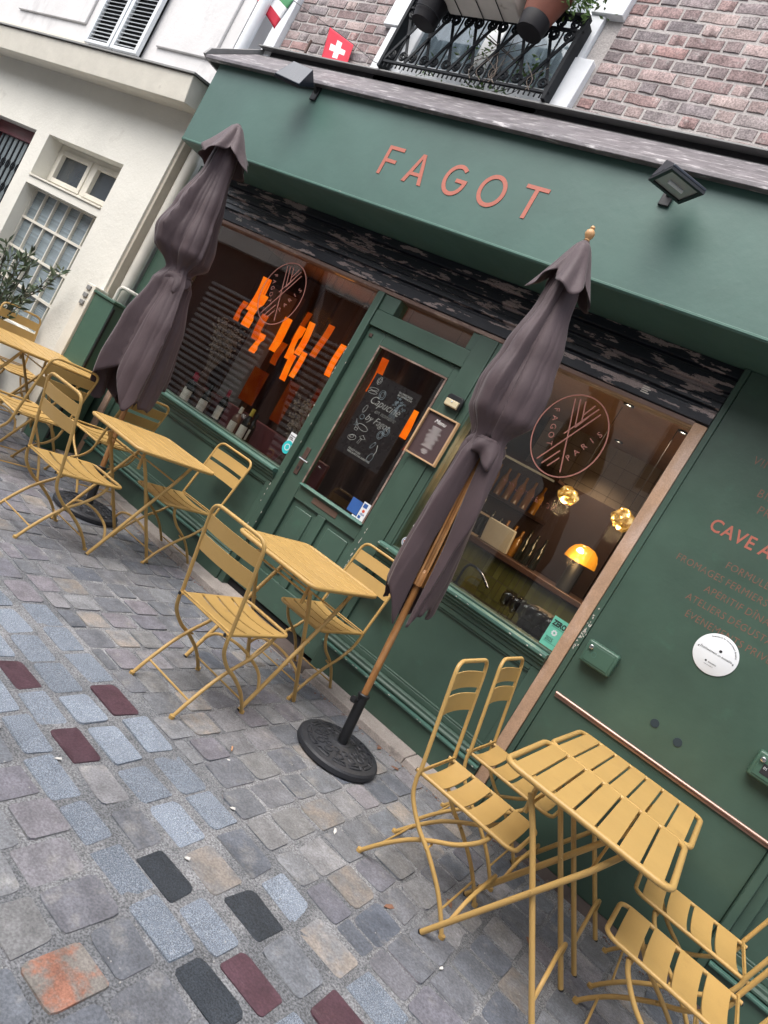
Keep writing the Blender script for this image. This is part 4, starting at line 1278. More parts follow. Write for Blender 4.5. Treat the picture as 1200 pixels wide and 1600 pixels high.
# poster behind the door glass
po = thing('poster', 'dark poster with white handwriting and food sketches behind the door glass', 'poster', (-2.645, 0.062, 1.40))
MB().box(-0.215, 0.205, 0, 0.002, -0.07, 0.54).build('sheet', 'poster_dark', po)
for s_, sz, xx, zz, sh_ in (('Capucine', 0.085, -0.155, 0.335, 0.4), ('en nombre', 0.05, -0.07, 0.285, 0.4), ('by Fagot', 0.075, -0.115, 0.215, 0.4)):
    text('poster_writing', s_, sz, 'chalk', po, (xx, -0.0012, zz), shear=sh_, sx=0.86, ext=0.0003, offset=-0.0012)
for s_, xx, zz in (('DU MERCREDI\nAU DIMANCHE', 0.03, 0.485), ('FAGOT PARIS\nVINS & PETITES ASSIETTES', -0.11, -0.02)):
    text('poster_writing', s_, 0.019, 'chalk', po, (xx, -0.0012, zz), ext=0.0003)


def sketch(pts, mt='chalk', closed=False, r=0.0016):
    MB().tube([(a, -0.0012, c) for a, c in pts], r, 4, closed).build('sketch', mt, po)


def oval(cx, cz, a, b_, t=0, n=18):
    return [(cx + a * math.cos(k * 2 * PI / n) * math.cos(t) - b_ * math.sin(k * 2 * PI / n) * math.sin(t), cz + a * math.cos(k * 2 * PI / n) * math.sin(t) + b_ * math.sin(k * 2 * PI / n) * math.cos(t)) for k in range(n)]


sketch(oval(-0.16, 0.50, 0.018, 0.028), 'chalk', True)
sketch(oval(-0.16, 0.50, 0.008, 0.018), 'chalk', True)
for q in (0.43, 0.405):
    sketch(oval(-0.165, q, 0.04, 0.010, 0.15), 'chalk', True)
sketch(oval(-0.08, 0.42, 0.026, 0.034, 0.2), 'chalk_blue', True)
sketch(oval(-0.08, 0.42, 0.014, 0.022, 0.2), 'chalk_blue', True)
sketch(oval(-0.09, 0.155, 0.048, 0.020, -0.1), 'chalk', True)
sketch([(-0.138, 0.16), (-0.165, 0.178), (-0.16, 0.158), (-0.168, 0.142), (-0.138, 0.155)], 'chalk_blue', True)
for cx, cz, a in ((0.10, 0.21, 0.026), (0.07, 0.17, 0.024)):
    sketch(oval(cx, cz, a, a * 1.2), 'chalk_blue', True)
    sketch(oval(cx, cz, a * 0.6, a * 0.8), 'chalk_blue', True)
sketch(oval(-0.13, 0.06, 0.035, 0.02, 0.3), 'chalk', True)
sketch(oval(-0.135, 0.065, 0.018, 0.01, 0.3), 'chalk', True)
sketch([(-0.075, 0.09), (-0.05, 0.11), (-0.02, 0.09), (-0.045, 0.08)], 'chalk', True)
sketch([(-0.06, 0.08), (-0.07, 0.045), (-0.055, 0.04), (-0.048, 0.08)], 'chalk', True)
sketch(oval(0.06, 0.085, 0.010, 0.028, -0.4), 'chalk_blue', True)
sketch([(0.095, 0.10), (0.11, 0.06), (0.105, 0.02)], 'chalk', False, 0.003)
sketch(oval(0.09, 0.0, 0.020, 0.036, -0.3), 'chalk_blue', True)
rsk = random.Random(4)
for i in range(34):
    cx, cz = rsk.gauss(0.08, 0.035), rsk.gauss(0.42, 0.026)
    sketch(oval(cx, cz, 0.005, 0.006, 0, 6), 'chalk_blue', True, 0.001)
for i in range(7):
    sketch([(0.08 + rsk.gauss(0, 0.006), 0.40), (0.075 + (i - 3) * 0.009, 0.31)], 'chalk_blue', False, 0.001)
sketch(oval(-0.15, 0.28, 0.012, 0.03, -0.2), 'chalk', True)
sketch(oval(-0.14, 0.22, 0.018, 0.018), 'chalk_blue', True)
sketch([(-0.17, 0.19), (-0.15, 0.16), (-0.145, 0.13)], 'chalk')
sketch(oval(-0.135, 0.125, 0.014, 0.010), 'chalk', True)

# ================================================================== things inside the right window
bar = thing('bar_counter', 'dark wooden bar counter faced with small green tiles inside the right window', 'counter', (-1.4, 1.35, 0))
MB().box(-0.95, 0.78, -0.05, 0.5, 1.20, 1.245).build('top', 'dark_wood', bar, bevel=0.005)
MB().box(-0.93, 0.77, 0.0, 0.45, 0.03, 1.199).build('body', 'int_grout', bar)
tlm = MB().box(-0.024, 0.024, -0.006, 0.0, -0.072, 0.072).mesh('tile', 'tile_green')
for i in range(33):
    for j in range(3):
        inst('tile', tlm, bar, (-0.90 + i * 0.052, -0.0005, 1.115 - j * 0.15))
tl = thing('table_lamp', 'mushroom table lamp with glowing amber dome on the bar counter', 'lamp', (-1.30, 1.45, 1.246))
MB().lathe([(0, 0), (0.062, 0), (0.06, 0.25), (0, 0.25)], n=24).build('base', 'black_metal', tl, True)
MB().lathe([(0.128, 0.25), (0.130, 0.26), (0.122, 0.31), (0.10, 0.355), (0.06, 0.385), (0, 0.395)], n=32).build('dome', 'amber_shade', tl, True)
MB().lathe([(0, 0), (0.028, 0.006), (0.03, 0.02), (0.018, 0.04), (0, 0.045)], (-0.01, -0.118, 0.315), 16).build('bulb', 'bulb', tl, True)
ld = bpy.data.lights.new('table_lamp_light', 'POINT')
ld.energy = 2.0
ld.color = (1.0, 0.6, 0.25)
ld.shadow_soft_size = 0.05
lo = bpy.data.objects.new('lamp_light', ld)
COL.objects.link(lo)
lo.parent = tl
lo.location = (0, -0.2, 0.24)
for (xx, zz, r, sd, lab) in ((-1.48, 1.876, 0.084, 1, 'crumpled gold pendant lamp hanging below the FAGOT PARIS window logo'), (-1.07, 1.90, 0.094, 2, 'crumpled gold pendant lamp next to the raw wood post')):
    pt = thing('pendant_lamp', lab, 'lamp', (xx, 0.9, zz), 0, 'gold pendant lamps in the right window')
    rr_ = random.Random(sd)
    bm = bmesh.new()
    bmesh.ops.create_icosphere(bm, subdivisions=4, radius=r)
    dirs = [Vector((rr_.gauss(0, 1), rr_.gauss(0, 1), rr_.gauss(0, 1))).normalized() for _ in range(60)]
    for v in bm.verts:
        d = v.co.normalized()
        k = 1.0
        for q in dirs:
            k -= 0.10 * max(0, d.dot(q) - 0.88) / 0.12
        v.co = v.co * k
        v.co.z *= 0.92
    me = bpy.data.meshes.new('shade')
    bm.to_mesh(me)
    bm.free()
    me.materials.append(MATS['gold_glow'])
    me.polygons.foreach_set('use_smooth', [True] * len(me.polygons))
    inst('shade', me, pt)
    MB().tube([(0, 0, r * 0.8), (0, 0, 2.60 - zz)], 0.0025, 5).build('cord', 'ink', pt)
    ld = bpy.data.lights.new('pendant_light', 'POINT')
    ld.energy = 4.0
    ld.color = (1.0, 0.72, 0.4)
    ld.shadow_soft_size = 0.06
    lo = bpy.data.objects.new('lamp_light', ld)
    COL.objects.link(lo)
    lo.parent = pt
    lo.location = (0.0, -0.03, -r * 1.25)
for i, (xx, yy, lab) in enumerate(((-1.40, 0.75, 'small recessed ceiling spot above the right window logo'), (-1.02, 0.85, 'small recessed ceiling spot nearest the wood post'), (-1.75, 2.2, 'small recessed ceiling spot deep in the dining room'), (-3.7, 0.75, 'small recessed ceiling spot above the orange lamp'))):
    s = thing('ceiling_spot', lab, 'spotlight', (xx, yy, 2.598), 0, 'ceiling spots inside')
    MB().lathe([(0.04, 0), (0.04, -0.008), (0.026, -0.010), (0.026, 0)], n=20).build('ring', 'black_metal', s)
    MB().lathe([(0, -0.004), (0.018, -0.004), (0.018, -0.001)], n=16).build('lens', 'spot_white', s)
    ld = bpy.data.lights.new('spot_light', 'SPOT')
    ld.energy = 22
    ld.spot_size = rad(110)
    ld.spot_blend = 0.8
    ld.color = (1.0, 0.74, 0.48)
    ld.shadow_soft_size = 0.02
    lo = bpy.data.objects.new('lamp_light', ld)
    COL.objects.link(lo)
    lo.parent = s
    lo.location = (0, 0, -0.012)
# tiled back wall: tiles set one by one on the grout
tw = tag(MB().box(-2.6, -0.605, 2.62, 2.70, 0.03, 2.599).build('interior_tiled_wall', 'int_grout'), kind='structure')
tm = MB().box(-0.0725, 0.0725, -0.006, 0.0, -0.0725, 0.0725).mesh('tile', 'int_tile')
for i in range(13):
    for j in range(9):
        inst('tile', tm, tw, (-2.51 + i * 0.15, 2.6195, 1.33 + j * 0.15))
dw = thing('passage_door', 'tall brown door in the tiled back wall', 'door', (-1.75, 2.55, 0.03))
MB().box(-0.38, 0.38, 0, 0.05, 0, 2.05).build('leaf', 'int_wall', dw, bevel=0.005)
sf = thing('bottle_shelf', 'lit shelf of amber bottles seen deep through the right window', 'shelf', (-2.35, 2.1, 0))
MB().box(-0.45, 0.35, 0, 0.3, 1.62, 1.65).build('board', 'dark_wood', sf)
MB().box(-0.45, 0.35, 0, 0.3, 2.02, 2.05).build('board', 'dark_wood', sf)
MB().box(-0.45, 0.35, 0.301, 0.31, 1.2, 2.05).build('back_panel', 'int_wall', sf)
MB().box(-0.40, 0.30, 0.02, 0.05, 2.003, 2.0195).build('light_strip', 'shelf_light', sf)
M('bottle_amber', (0.30, 0.13, 0.02), 0.15, spec=0.6)
for k in range(7):
    b = MB().lathe([(0, 0), (0.036, 0), (0.036, 0.17), (0.014, 0.22), (0.014, 0.28), (0, 0.28)], (-2.70 + k * 0.1, 2.2, 1.651), 14)
    tag(b.build('shelf_bottle', 'bottle_amber', None, True), 'amber bottle standing in the row on the lit shelf', 'bottle', 'amber bottles on the lit shelf')
# low work top with glasses and a tap behind the glass
wt = thing('work_top', 'dark work top just behind the right window, crowded with glasses', 'counter', (-1.4, 0.4, 0))
MB().box(-0.62, 0.58, -0.22, 0.25, 0.90, 0.94).build('top', 'steel_dark', wt, bevel=0.004)
MB().box(-0.62, 0.58, -0.2, 0.2, 0.05, 0.899).build('body', 'int_floor', wt)
gv = MB().lathe([(0, 0), (0.032, 0), (0.032, 0.003), (0.004, 0.008), (0.004, 0.08), (0.03, 0.11), (0.036, 0.15), (0.028, 0.19), (0.027, 0.19), (0.034, 0.15), (0.028, 0.112), (0, 0.086)], n=14).mesh('wine_glass', 'glassware', True)
rg = random.Random(8)
for i in range(14):
    xx, yy = -1.28 + (i % 7) * 0.075 + rg.uniform(-0.01, 0.01), 0.27 + 0.12 * (i // 7) + rg.uniform(-0.02, 0.02)
    o = inst('wine_glass', gv, None, (xx, yy, 0.941))
    tag(o, 'stemmed wine glass in the crowd of glasses behind the right window', 'wine glass', 'wine glasses behind the right window')
tp = thing('sink_tap', 'dark arched sink tap behind the right window left of the glasses', 'tap', (-1.68, 0.42, 0.941))
MB().tube(catmull([(0, 0, 0), (0, 0, 0.14), (0.03, 0, 0.185), (0.12, -0.02, 0.18), (0.22, -0.03, 0.12)], 6), 0.009, 8).build('spout', 'steel_dark', tp, True)
MB().lathe([(0.022, 0), (0.018, 0.03), (0.0, 0.03)], n=14).build('foot', 'steel_dark', tp, True)
cm = thing('coffee_machine', 'black boxy machine on the work top beside the mint sticker', 'machine', (-1.02, 0.55, 0.941))
MB().box(-0.22, 0.2, 0.06, 0.3, 0.0, 0.16).build('body', 'black_metal', cm, bevel=0.012)
MB().box(-0.2, 0.18, 0.055, 0.0595, 0.10, 0.106).box(-0.2, 0.18, 0.055, 0.0595, 0.06, 0.066).build('trim', 'steel_dark', cm)
for (xx, yy, w, h, lab) in ((-2.0, 1.5, 0.26, 0.2, 'pale card tray on the bar counter left of the table lamp'), (-1.02, 1.5, 0.2, 0.10, 'pale menu stand on the bar counter right of the table lamp')):
    o = MB().obox((xx, yy, 1.246 + h / 2 + 0.004), (w / 2, 0, 0), (0, 0.02, 0.004), (0, -0.03, h / 2)).build('card_stand', 'label_paper', None, bevel=0.003)
    tag(o, lab, 'card')

rq = random.Random(14)
for k in range(9):
    xx = -2.25 + k * 0.075
    h = rq.uniform(0.22, 0.3)
    o = MB().lathe([(0, 0), (0.034, 0), (0.034, h * 0.6), (0.012, h * 0.78), (0.012, h), (0, h)], (xx, 1.62 + rq.uniform(-0.03, 0.03), 1.247), 14).build('counter_bottle', rq.choice(('bottle_dark', 'bottle_amber', 'bottle_dark')), None, True)
    tag(o, 'bottle in the crowded row at the left end of the bar counter', 'bottle', 'bottles on the bar counter')
fz = thing('glass_cabinet', 'pale lit glass cabinet with jars left of the bar counter', 'cabinet', (-2.35, 1.15, 0.03))
MB().box(-0.22, 0.22, 0.0, 0.35, 0.0, 1.02).build('body', 'int_tile', fz, bevel=0.006)
for j in range(3):
    MB().box(-0.22, 0.22, 0.02, 0.3, 1.03 + j * 0.19, 1.045 + j * 0.19).build('shelf', 'int_tile', fz)
    for k in range(5):
        MB().lathe([(0, 0), (0.03, 0), (0.03, 0.1), (0.02, 0.115), (0, 0.115)], (-0.16 + k * 0.08, 0.12, 1.046 + j * 0.19), 12).build('jar', rq.choice(('label_paper', 'bottle_amber', 'int_tile', 'terracotta')), fz, True)

# ================================================================== upstairs balcony
RX0, RX1, RZ0, RZ1, RY = -4.15, -2.66, 3.975, 4.52, -0.10
bl = thing('balcony_railing', 'black wrought iron railing with scrolls in front of the upstairs window', 'railing', (0, RY, 0))
MB().box(RX0, RX1, -0.03, 0.03, RZ1 - 0.012, RZ1 + 0.014).build('top_rail', 'iron', bl, bevel=0.004)
for zz in (RZ0 + 0.03, RZ1 - 0.09):
    MB().box(RX0, RX1, -0.010, 0.010, zz - 0.009, zz + 0.009).build('rail', 'iron', bl, bevel=0.002)
for xx in (RX0, RX1 - 0.028):
    MB().box(xx, xx + 0.028, -0.016, 0.10, RZ0 - 0.02, RZ1 - 0.013).build('post', 'iron', bl, bevel=0.002)
nb = 7
dx = (RX1 - RX0 - 0.06) / nb
zl, zh = RZ0 + 0.04, RZ1 - 0.1
for i in range(nb):
    a, b_ = RX0 + 0.03 + i * dx, RX0 + 0.03 + (i + 1) * dx
    for k, (p, q) in enumerate((((a, zl), (b_, zh)), ((b_, zl), (a, zh)))):
        d = Vector((q[0] - p[0], 0, q[1] - p[1]))
        c = Vector(((p[0] + q[0]) / 2, 0.006 * (1 if k else -1), (p[1] + q[1]) / 2))
        u = d / 2
        nrm = Vector((-d.z, 0, d.x)).normalized()
        MB().obox(c, u, Vector((0, 0.0045, 0)), nrm * 0.0105).build('lattice_bar', 'iron', bl)
    MB().tube([((a + b_) / 2, 0, zl), ((a + b_) / 2, 0, zh)], 0.0065, 6).build('spindle', 'iron', bl)


def scroll(cx, cz, r, sgn, flip):
    pts = []
    for k in range(22):
        t = k / 21
        a = t * 3.6 * PI
        rr = r * (1 - 0.8 * t)
        pts.append((cx + sgn * rr * math.cos(a), 0, cz + flip * rr * math.sin(a)))
    return pts


for i in range(nb):
    c = RX0 + 0.03 + (i + 0.5) * dx
    for sgn in (-1, 1):
        for (zz, fl_) in ((zl + 0.045, 1), (zh - 0.03, -1), (zh + 0.05, 1)):
            MB().tube(scroll(c + sgn * dx * 0.27, zz, 0.038, sgn, fl_), 0.0085, 6).build('scroll', 'iron', bl, True)
    MB().lathe([(0, -0.02), (0.012, -0.012), (0.016, 0), (0.012, 0.012), (0, 0.02)], (c, 0, (zl + zh) / 2), 8).build('rosette', 'iron', bl, True)
    for k in range(5):
        xx = RX0 + 0.03 + i * dx + (k + 0.5) * dx / 5
        MB().box(xx - 0.004, xx + 0.004, -0.004, 0.004, RZ0 - 0.01, RZ0 + 0.021).build('stub', 'iron', bl)

pb = thing('black_pot', 'black plastic plant pot hung on the left of the balcony railing', 'plant pot', (-3.79, -0.25, 4.215))
MB().lathe([(0, 0), (0.085, 0), (0.125, 0.28), (0.135, 0.285), (0.135, 0.31), (0.12, 0.31), (0.11, 0.26), (0, 0.26)], n=24).build('pot', 'pot_black', pb, True)
MB().tube([(0.105 * math.cos(t), 0.105 * math.sin(t), 0.06) for t in [k * PI / 12 for k in range(24)]], 0.0035, 5, True).build('wire_ring', 'iron', pb)
pc = thing('planter', 'cream trough planter hung in wire on the balcony railing', 'planter', (-3.39, -0.25, 4.38))
MB().prism_yz([(-0.09, 0.0), (-0.11, 0.02), (-0.135, 0.26), (0.135, 0.26), (0.11, 0.02), (0.09, 0.0)], -0.31, 0.31).build('trough', 'planter_cream', pc, bevel=0.012)
for xx in (-0.19, 0.0, 0.17):
    MB().tube(fillet([(xx, -0.142, 0.28), (xx, -0.098, -0.006), (xx, 0.1, -0.006)], 0.02), 0.0035, 5).build('hanger_wire', 'iron', pc)
ptx = thing('terracotta_pot', 'brown terracotta pot in a ring on the right of the balcony railing', 'plant pot', (-2.92, -0.25, 4.26))
MB().lathe([(0, 0), (0.09, 0), (0.10, 0.09), (0.098, 0.095)], n=24).build('holder', 'pot_black', ptx, True)
MB().lathe([(0, 0.05), (0.098, 0.0955), (0.14, 0.27), (0.15, 0.27), (0.152, 0.33), (0.135, 0.33), (0.13, 0.27), (0, 0.27)], n=28).build('pot', 'terracotta', ptx, True)


def leaf_cloud(mb, c, n, spread, size, rnd, asp=0.45, droop=0.0):
    for _ in range(n):
        p = Vector(c) + Vector((rnd.gauss(0, spread[0]), rnd.gauss(0, spread[1]), rnd.gauss(0, spread[2])))
        leaf(mb, p, size * rnd.uniform(0.6, 1.3), rnd, asp, droop)


def leaf(mb, p, L, rnd, asp=0.4, droop=0.0, d=None):
    if d is None:
        d = Vector((rnd.gauss(0, 1), rnd.gauss(0, 1), rnd.gauss(-droop, 0.7)))
    d = d.normalized()
    s = d.cross(Vector((rnd.gauss(0, 1), rnd.gauss(0, 1), rnd.gauss(0, 1)))).normalized() * L * asp * 0.5
    up = d.cross(s).normalized() * L * 0.06
    mb.add([p, p + d * L * 0.5 + s + up, p + d * L, p + d * L * 0.5 - s + up, p + d * L * 0.5 - up], [(0, 1, 4), (1, 2, 4), (0, 4, 3), (4, 2, 3)])


rp_ = random.Random(21)
lv = MB()
leaf_cloud(lv, (0.05, 0, 0.42), 220, (0.13, 0.08, 0.09), 0.05, rp_)
leaf_cloud(lv, (0.20, 0.03, 0.29), 150, (0.07, 0.06, 0.05), 0.045, rp_)
lv.build('foliage', 'leaf_bright', ptx)
vn = thing('balcony_vine', 'trailing green plant behind the balcony railing bars', 'plant', (-3.3, 0.03, 3.965))
lv = MB()
for (xx, zz, n) in ((-0.18, 0.36, 50), (-0.05, 0.06, 70), (0.18, 0.05, 45), (0.34, 0.28, 40), (0.2, 0.22, 20), (-0.5, 0.1, 20)):
    leaf_cloud(lv, (xx, 0, zz), n, (0.06, 0.03, 0.05), 0.045, rp_)
lv.build('foliage', 'leaf_bright', vn)
sm_ = MB()
for k in range(6):
    sm_.tube(catmull([(rp_.uniform(-0.3, 0.3), 0, 0), (rp_.uniform(-0.3, 0.4), 0.01, 0.2), (rp_.uniform(-0.3, 0.4), 0, 0.45)], 4), 0.003, 4)
sm_.build('stems', 'stem', vn)
wv = MB()
for k in range(9):
    x0 = -3.28 + rp_.uniform(-0.08, 0.5)
    wv.tube(catmull([(x0, -0.118, 3.99), (x0 + rp_.uniform(-0.08, 0.08), -0.125, 4.06), (x0 + rp_.uniform(-0.12, 0.12), -0.12, 4.14 + rp_.uniform(0, 0.2))], 4), 0.0022, 4)
tag(wv.build('dry_twigs', 'dried', None), 'pale dry twigs caught in the balcony railing scrolls', 'twigs')

# bunting
bs_ = MB().tube(catmull([(-6.5, -0.06, 4.70), (-5.95, -0.04, 4.55), (-5.46, -0.03, 4.395), (-4.937, -0.022, 4.243), (-4.584, -0.022, 4.135), (-4.27, -0.05, 4.02), (-4.14, -0.10, 3.985)], 6), 0.0025, 5)
tag(bs_.build('bunting_string', 'ink', None), 'thin dark bunting string slung to the balcony railing', 'string')


def flag_grid(c00, c10, c01, c11, nu, nv, amp, ph):
    vs_, fs_ = [], []
    c00, c10, c01, c11 = map(Vector, (c00, c10, c01, c11))
    for j in range(nv + 1):
        for i in range(nu + 1):
            u, v = i / nu, j / nv
            p = (c00 * (1 - u) + c10 * u) * (1 - v) + (c01 * (1 - u) + c11 * u) * v
            p.y += amp * v * math.sin(u * 5 + ph + v * 2)
            vs_.append(p)
    for j in range(nv):
        for i in range(nu):
            a = j * (nu + 1) + i
            fs_.append((a, a + 1, a + nu + 2, a + nu + 1))
    return vs_, fs_


fs1 = thing('swiss_flag', 'small red bunting flag with a white cross above the shop roof edge', 'flag', (0, 0, 0), 0, 'bunting flags')
c = [(-4.937, -0.024, 4.24), (-4.584, -0.024, 4.132), (-4.84, -0.03, 3.95), (-4.535, -0.03, 3.95)]
vs_, fs_ = flag_grid(c[0], c[1], c[2], c[3], 20, 20, 0.004, 0)
cl = MB()
for k, fc in enumerate(fs_):
    i, j = k % 20, k // 20
    u, v = (i + 0.5) / 20, (j + 0.5) / 20
    cross = (abs(u - 0.5) < 0.10 and abs(v - 0.5) < 0.31) or (abs(v - 0.5) < 0.10 and abs(u - 0.5) < 0.31)
    cl.mi.append(1 if cross else 0)
    cl.f.append(fc)
cl.v = [tuple(q) for q in vs_]
o = cl.build('cloth', ['flag_red', 'flag_white'], fs1, True)
o.modifiers.new('t', 'SOLIDIFY').thickness = 0.0015
fs2 = thing('tricolour_flag', 'small red, white and green bunting flag at the top edge of the picture', 'flag', (0, 0, 0), 0, 'bunting flags')
vs_, fs_ = flag_grid((-5.93, -0.045, 4.55), (-5.50, -0.035, 4.415), (-5.96, -0.06, 4.37), (-5.56, -0.06, 4.14), 12, 12, 0.03, 1.0)
cl = MB()
for k, fc in enumerate(fs_):
    cl.mi.append((0, 1, 2)[min(2, (k // 12) // 4)])
    cl.f.append(fc)
cl.v = [tuple(q) for q in vs_]
o = cl.build('cloth', ['flag_green', 'flag_white', 'flag_red'], fs2, True)
o.modifiers.new('t', 'SOLIDIFY').thickness = 0.0015
o = MB().tube([(-5.05, -0.03, 3.96), (-5.055, -0.03, 4.10)], 0.011, 8)
tag(o.build('rusty_pin', 'rust_handle', None, True), 'short rusty iron pin standing by the brick left of the red flag', 'pin')

# ================================================================== fittings on the shopfront


def floodlight(xw, zw, head, yaw, tilt, label):
    """wedge shaped floodlight whose glass faces straight down, on a short bracket"""
    f = thing('floodlight', label, 'floodlight', (xw, -0.4205, zw), 0, 'floodlights on the green fascia')
    MB().box(-0.03, 0.03, -0.016, 0.0, -0.06, 0.06).build('wall_plate', 'black_metal', f, bevel=0.004)
    h = Vector(head)
    Rz = Matrix.Rotation(yaw, 3, 'Z') @ Matrix.Rotation(tilt, 3, 'X')

    def T(p):
        return h + Rz @ Vector(p)
    MB().tube([(0, -0.014, 0.0), (0, -0.05, 0.02), T((0, 0.06, 0.05))], 0.014, 8).build('arm', 'black_metal', f, True)
    a, b_ = 0.105, 0.10
    vs_ = [(-a, -b_, 0), (a, -b_, 0), (a, b_, 0), (-a, b_, 0), (-a, -b_, 0.014), (a, -b_, 0.014), (a * 0.8, b_ * 0.72, 0.105), (-a * 0.8, b_ * 0.72, 0.105)]
    hb = MB().add([T(p) for p in vs_], [(0, 3, 2, 1), (4, 5, 6, 7), (0, 1, 5, 4), (1, 2, 6, 5), (2, 3, 7, 6), (3, 0, 4, 7)])
    hb.build('housing', 'lamp_grey', f, bevel=0.004)
    fr = MB()
    for p0, p1 in (((-a, -b_), (a, -b_ + 0.018)), ((-a, b_ - 0.018), (a, b_)), ((-a, -b_ + 0.0185), (-a + 0.018, b_ - 0.0185)), ((a - 0.018, -b_ + 0.0185), (a, b_ - 0.0185))):
        pts = [(x_, y_, z_) for z_ in (-0.014, -0.0005) for x_, y_ in ((p0[0], p0[1]), (p1[0], p0[1]), (p1[0], p1[1]), (p0[0], p1[1]))]
        fr.add([T(p) for p in pts], [(0, 3, 2, 1), (4, 5, 6, 7), (0, 1, 5, 4), (1, 2, 6, 5), (2, 3, 7, 6), (3, 0, 4, 7)])
    fr.build('glass_frame', 'black_metal', f)
    e = 0.0185
    MB().add([T(p) for p in ((-a + e, -b_ + e, -0.005), (a - e, -b_ + e, -0.005), (a - e, b_ - e, -0.005), (-a + e, b_ - e, -0.005))], [(0, 1, 2, 3)]).build('lens', 'lamp_lens', f)
    MB().tube([T(p) for p in ((-0.045, 0.0, -0.012), (0.045, 0.0, -0.012))], 0.009, 8).build('tube_lamp', 'sticker_white', f, True)


floodlight(-4.21, 3.47, (-0.055, -0.17, -0.05), rad(18), rad(32), 'dark grey floodlight at the left end of the fascia')
floodlight(-1.44, 3.39, (0.09, -0.205, -0.045), rad(45), 0.0, 'dark grey floodlight right of the FAGOT letters')

mn = thing('menu_board', 'brown framed menu in an oak frame beside the door', 'menu', (-2.165, -0.008, 1.565))
MB().box(-0.114, 0.114, -0.010, -0.0005, 0.012, 0.31).build('sheet', 'menu_brown', mn)
fm = MB().box(-0.128, -0.1145, -0.030, 0.0, 0, 0.322).box(0.1145, 0.128, -0.030, 0.0, 0, 0.322).box(-0.114, 0.114, -0.029, 0.0, 0.3105, 0.322).box(-0.114, 0.114, -0.029, 0.0, 0, 0.0115)
fm.build('frame', 'frame_oak', mn, bevel=0.002)
text('menu_title', 'Menu', 0.04, 'chalk', mn, (0.0, -0.0115, 0.255), align='CENTER', shear=0.4)
rm = random.Random(9)
for k in range(17):
    if k == 13:
        continue
    w = rm.uniform(0.018, 0.055) * (0.6 if k > 13 else 1)
    MB().box(-w, w, -0.0112, -0.0104, 0.228 - k * 0.0115, 0.2308 - k * 0.0115).build('menu_line', 'chalk', mn)
w_ = thing('wall_light', 'small black wall light with a cream lens above the menu', 'wall light', (-2.15, -0.0065, 1.945))
MB().prism_xz([(-0.055, 0.0), (0.055, 0.0), (0.062, 0.02), (0.062, 0.075), (0.045, 0.09), (-0.045, 0.09), (-0.062, 0.075), (-0.062, 0.02)], -0.03, 0.0).build('housing', 'black_metal', w_, bevel=0.004)
MB().prism_yz([(-0.0305, 0.004), (-0.05, 0.008), (-0.05, 0.05), (-0.0305, 0.055)], -0.05, 0.05).build('lens', 'beige_lens', w_, bevel=0.004)
MB().lathe([(0, 0), (0.006, 0), (0.005, 0.004), (0, 0.004)], (0, -0.0505, 0.04), 12, axis=(0, -1, 0)).build('sensor', 'sticker_white', w_)
pq = thing('round_plaque', 'round white plaque screwed to the lettered green panel', 'plaque', (-0.123, 0.0035, 1.462))
MB().lathe([(0, 0), (0.104, 0), (0.106, 0.002), (0.106, 0.005), (0.104, 0.006), (0, 0.006)], (0, 0, 0), 56, axis=(0, -1, 0)).build('disc', 'plaque_white', pq, True)
text('plaque_print', 'Établissement un écotable', 0.0155, 'ink', pq, (0, -0.0068, 0.0), align='CENTER', ext=0.0002)
text('plaque_print', 'écotable', 0.012, 'ink', pq, (-0.012, -0.0068, -0.052), ext=0.0002)
text('plaque_print', 'www.ecotable.fr', 0.007, 'ink', pq, (-0.026, -0.0068, -0.066), ext=0.0002)
s_ = 'Communauté de restaurateurs durables'
for i, chh in enumerate(s_):
    if chh == ' ':
        continue
    a = rad(128 - 108 * i / (len(s_) - 1))
    text('plaque_print', chh, 0.011, 'ink', pq, (0.088 * math.cos(a), -0.0068, 0.088 * math.sin(a)), (PI / 2, PI / 2 - a, 0), 'CENTER', 0.0002)
for (a, c_, r) in ((0.012, 0.026, 0.0075), (-0.024, -0.048, 0.005)):
    MB().lathe([(0, 0), (r, 0), (r, 0.0006)], (a, -0.0062, c_), 16, axis=(0, -1, 0)).build('plaque_mark', 'ink', pq)
for a in (-0.088, 0.088):
    MB().lathe([(0, 0), (0.0045, 0), (0.003, 0.003), (0, 0.003)], (a, -0.006, 0), 12, axis=(0, -1, 0)).build('screw', 'chrome', pq)


def lock_box(xa, za, w, h, label):
    b = thing('wall_box', label, 'wall box', (xa, 0.003, za), 0, 'green metal boxes on the lettered panel')
    MB().box(-w / 2, w / 2, -0.065, 0.0, -h / 2, h / 2).build('case', 'green_box', b, bevel=0.012, seg=3)
    MB().box(-w / 2 + 0.018, w / 2 - 0.018, -0.0685, -0.0655, -h / 2 + 0.018, h / 2 - 0.018).build('lid', 'green_box', b, bevel=0.002)
    MB().lathe([(0, 0), (0.012, 0), (0.012, 0.012), (0.008, 0.014), (0, 0.014)], (-w / 2 + 0.03, -0.069, h / 2 - 0.035), 16, axis=(0, -1, 0)).build('lock', 'chrome', b, True)
    return b


b1 = lock_box(-0.575, 1.128, 0.178, 0.132, 'small green box with a chrome lock nearest the raw wood post')
MB().ring_xz(-0.03, 0.0, 0.014, 0.016, 0.0025, -0.0700, -0.0688, n=20).build('embossing', 'green_lit_edge', b1)
b2 = lock_box(0.345, 1.125, 0.185, 0.135, 'small green box at the right edge above the copper rail')
MB().box(-0.05, 0.03, -0.0697, -0.0688, -0.03, 0.02).build('sticker', 'ink', b2)
text('sticker_print', '01 43', 0.018, 'sticker_white', b2, (-0.045, -0.0702, -0.005), ext=0.0001)

# ================================================================== furniture
TR = 0.0095      # tube radius


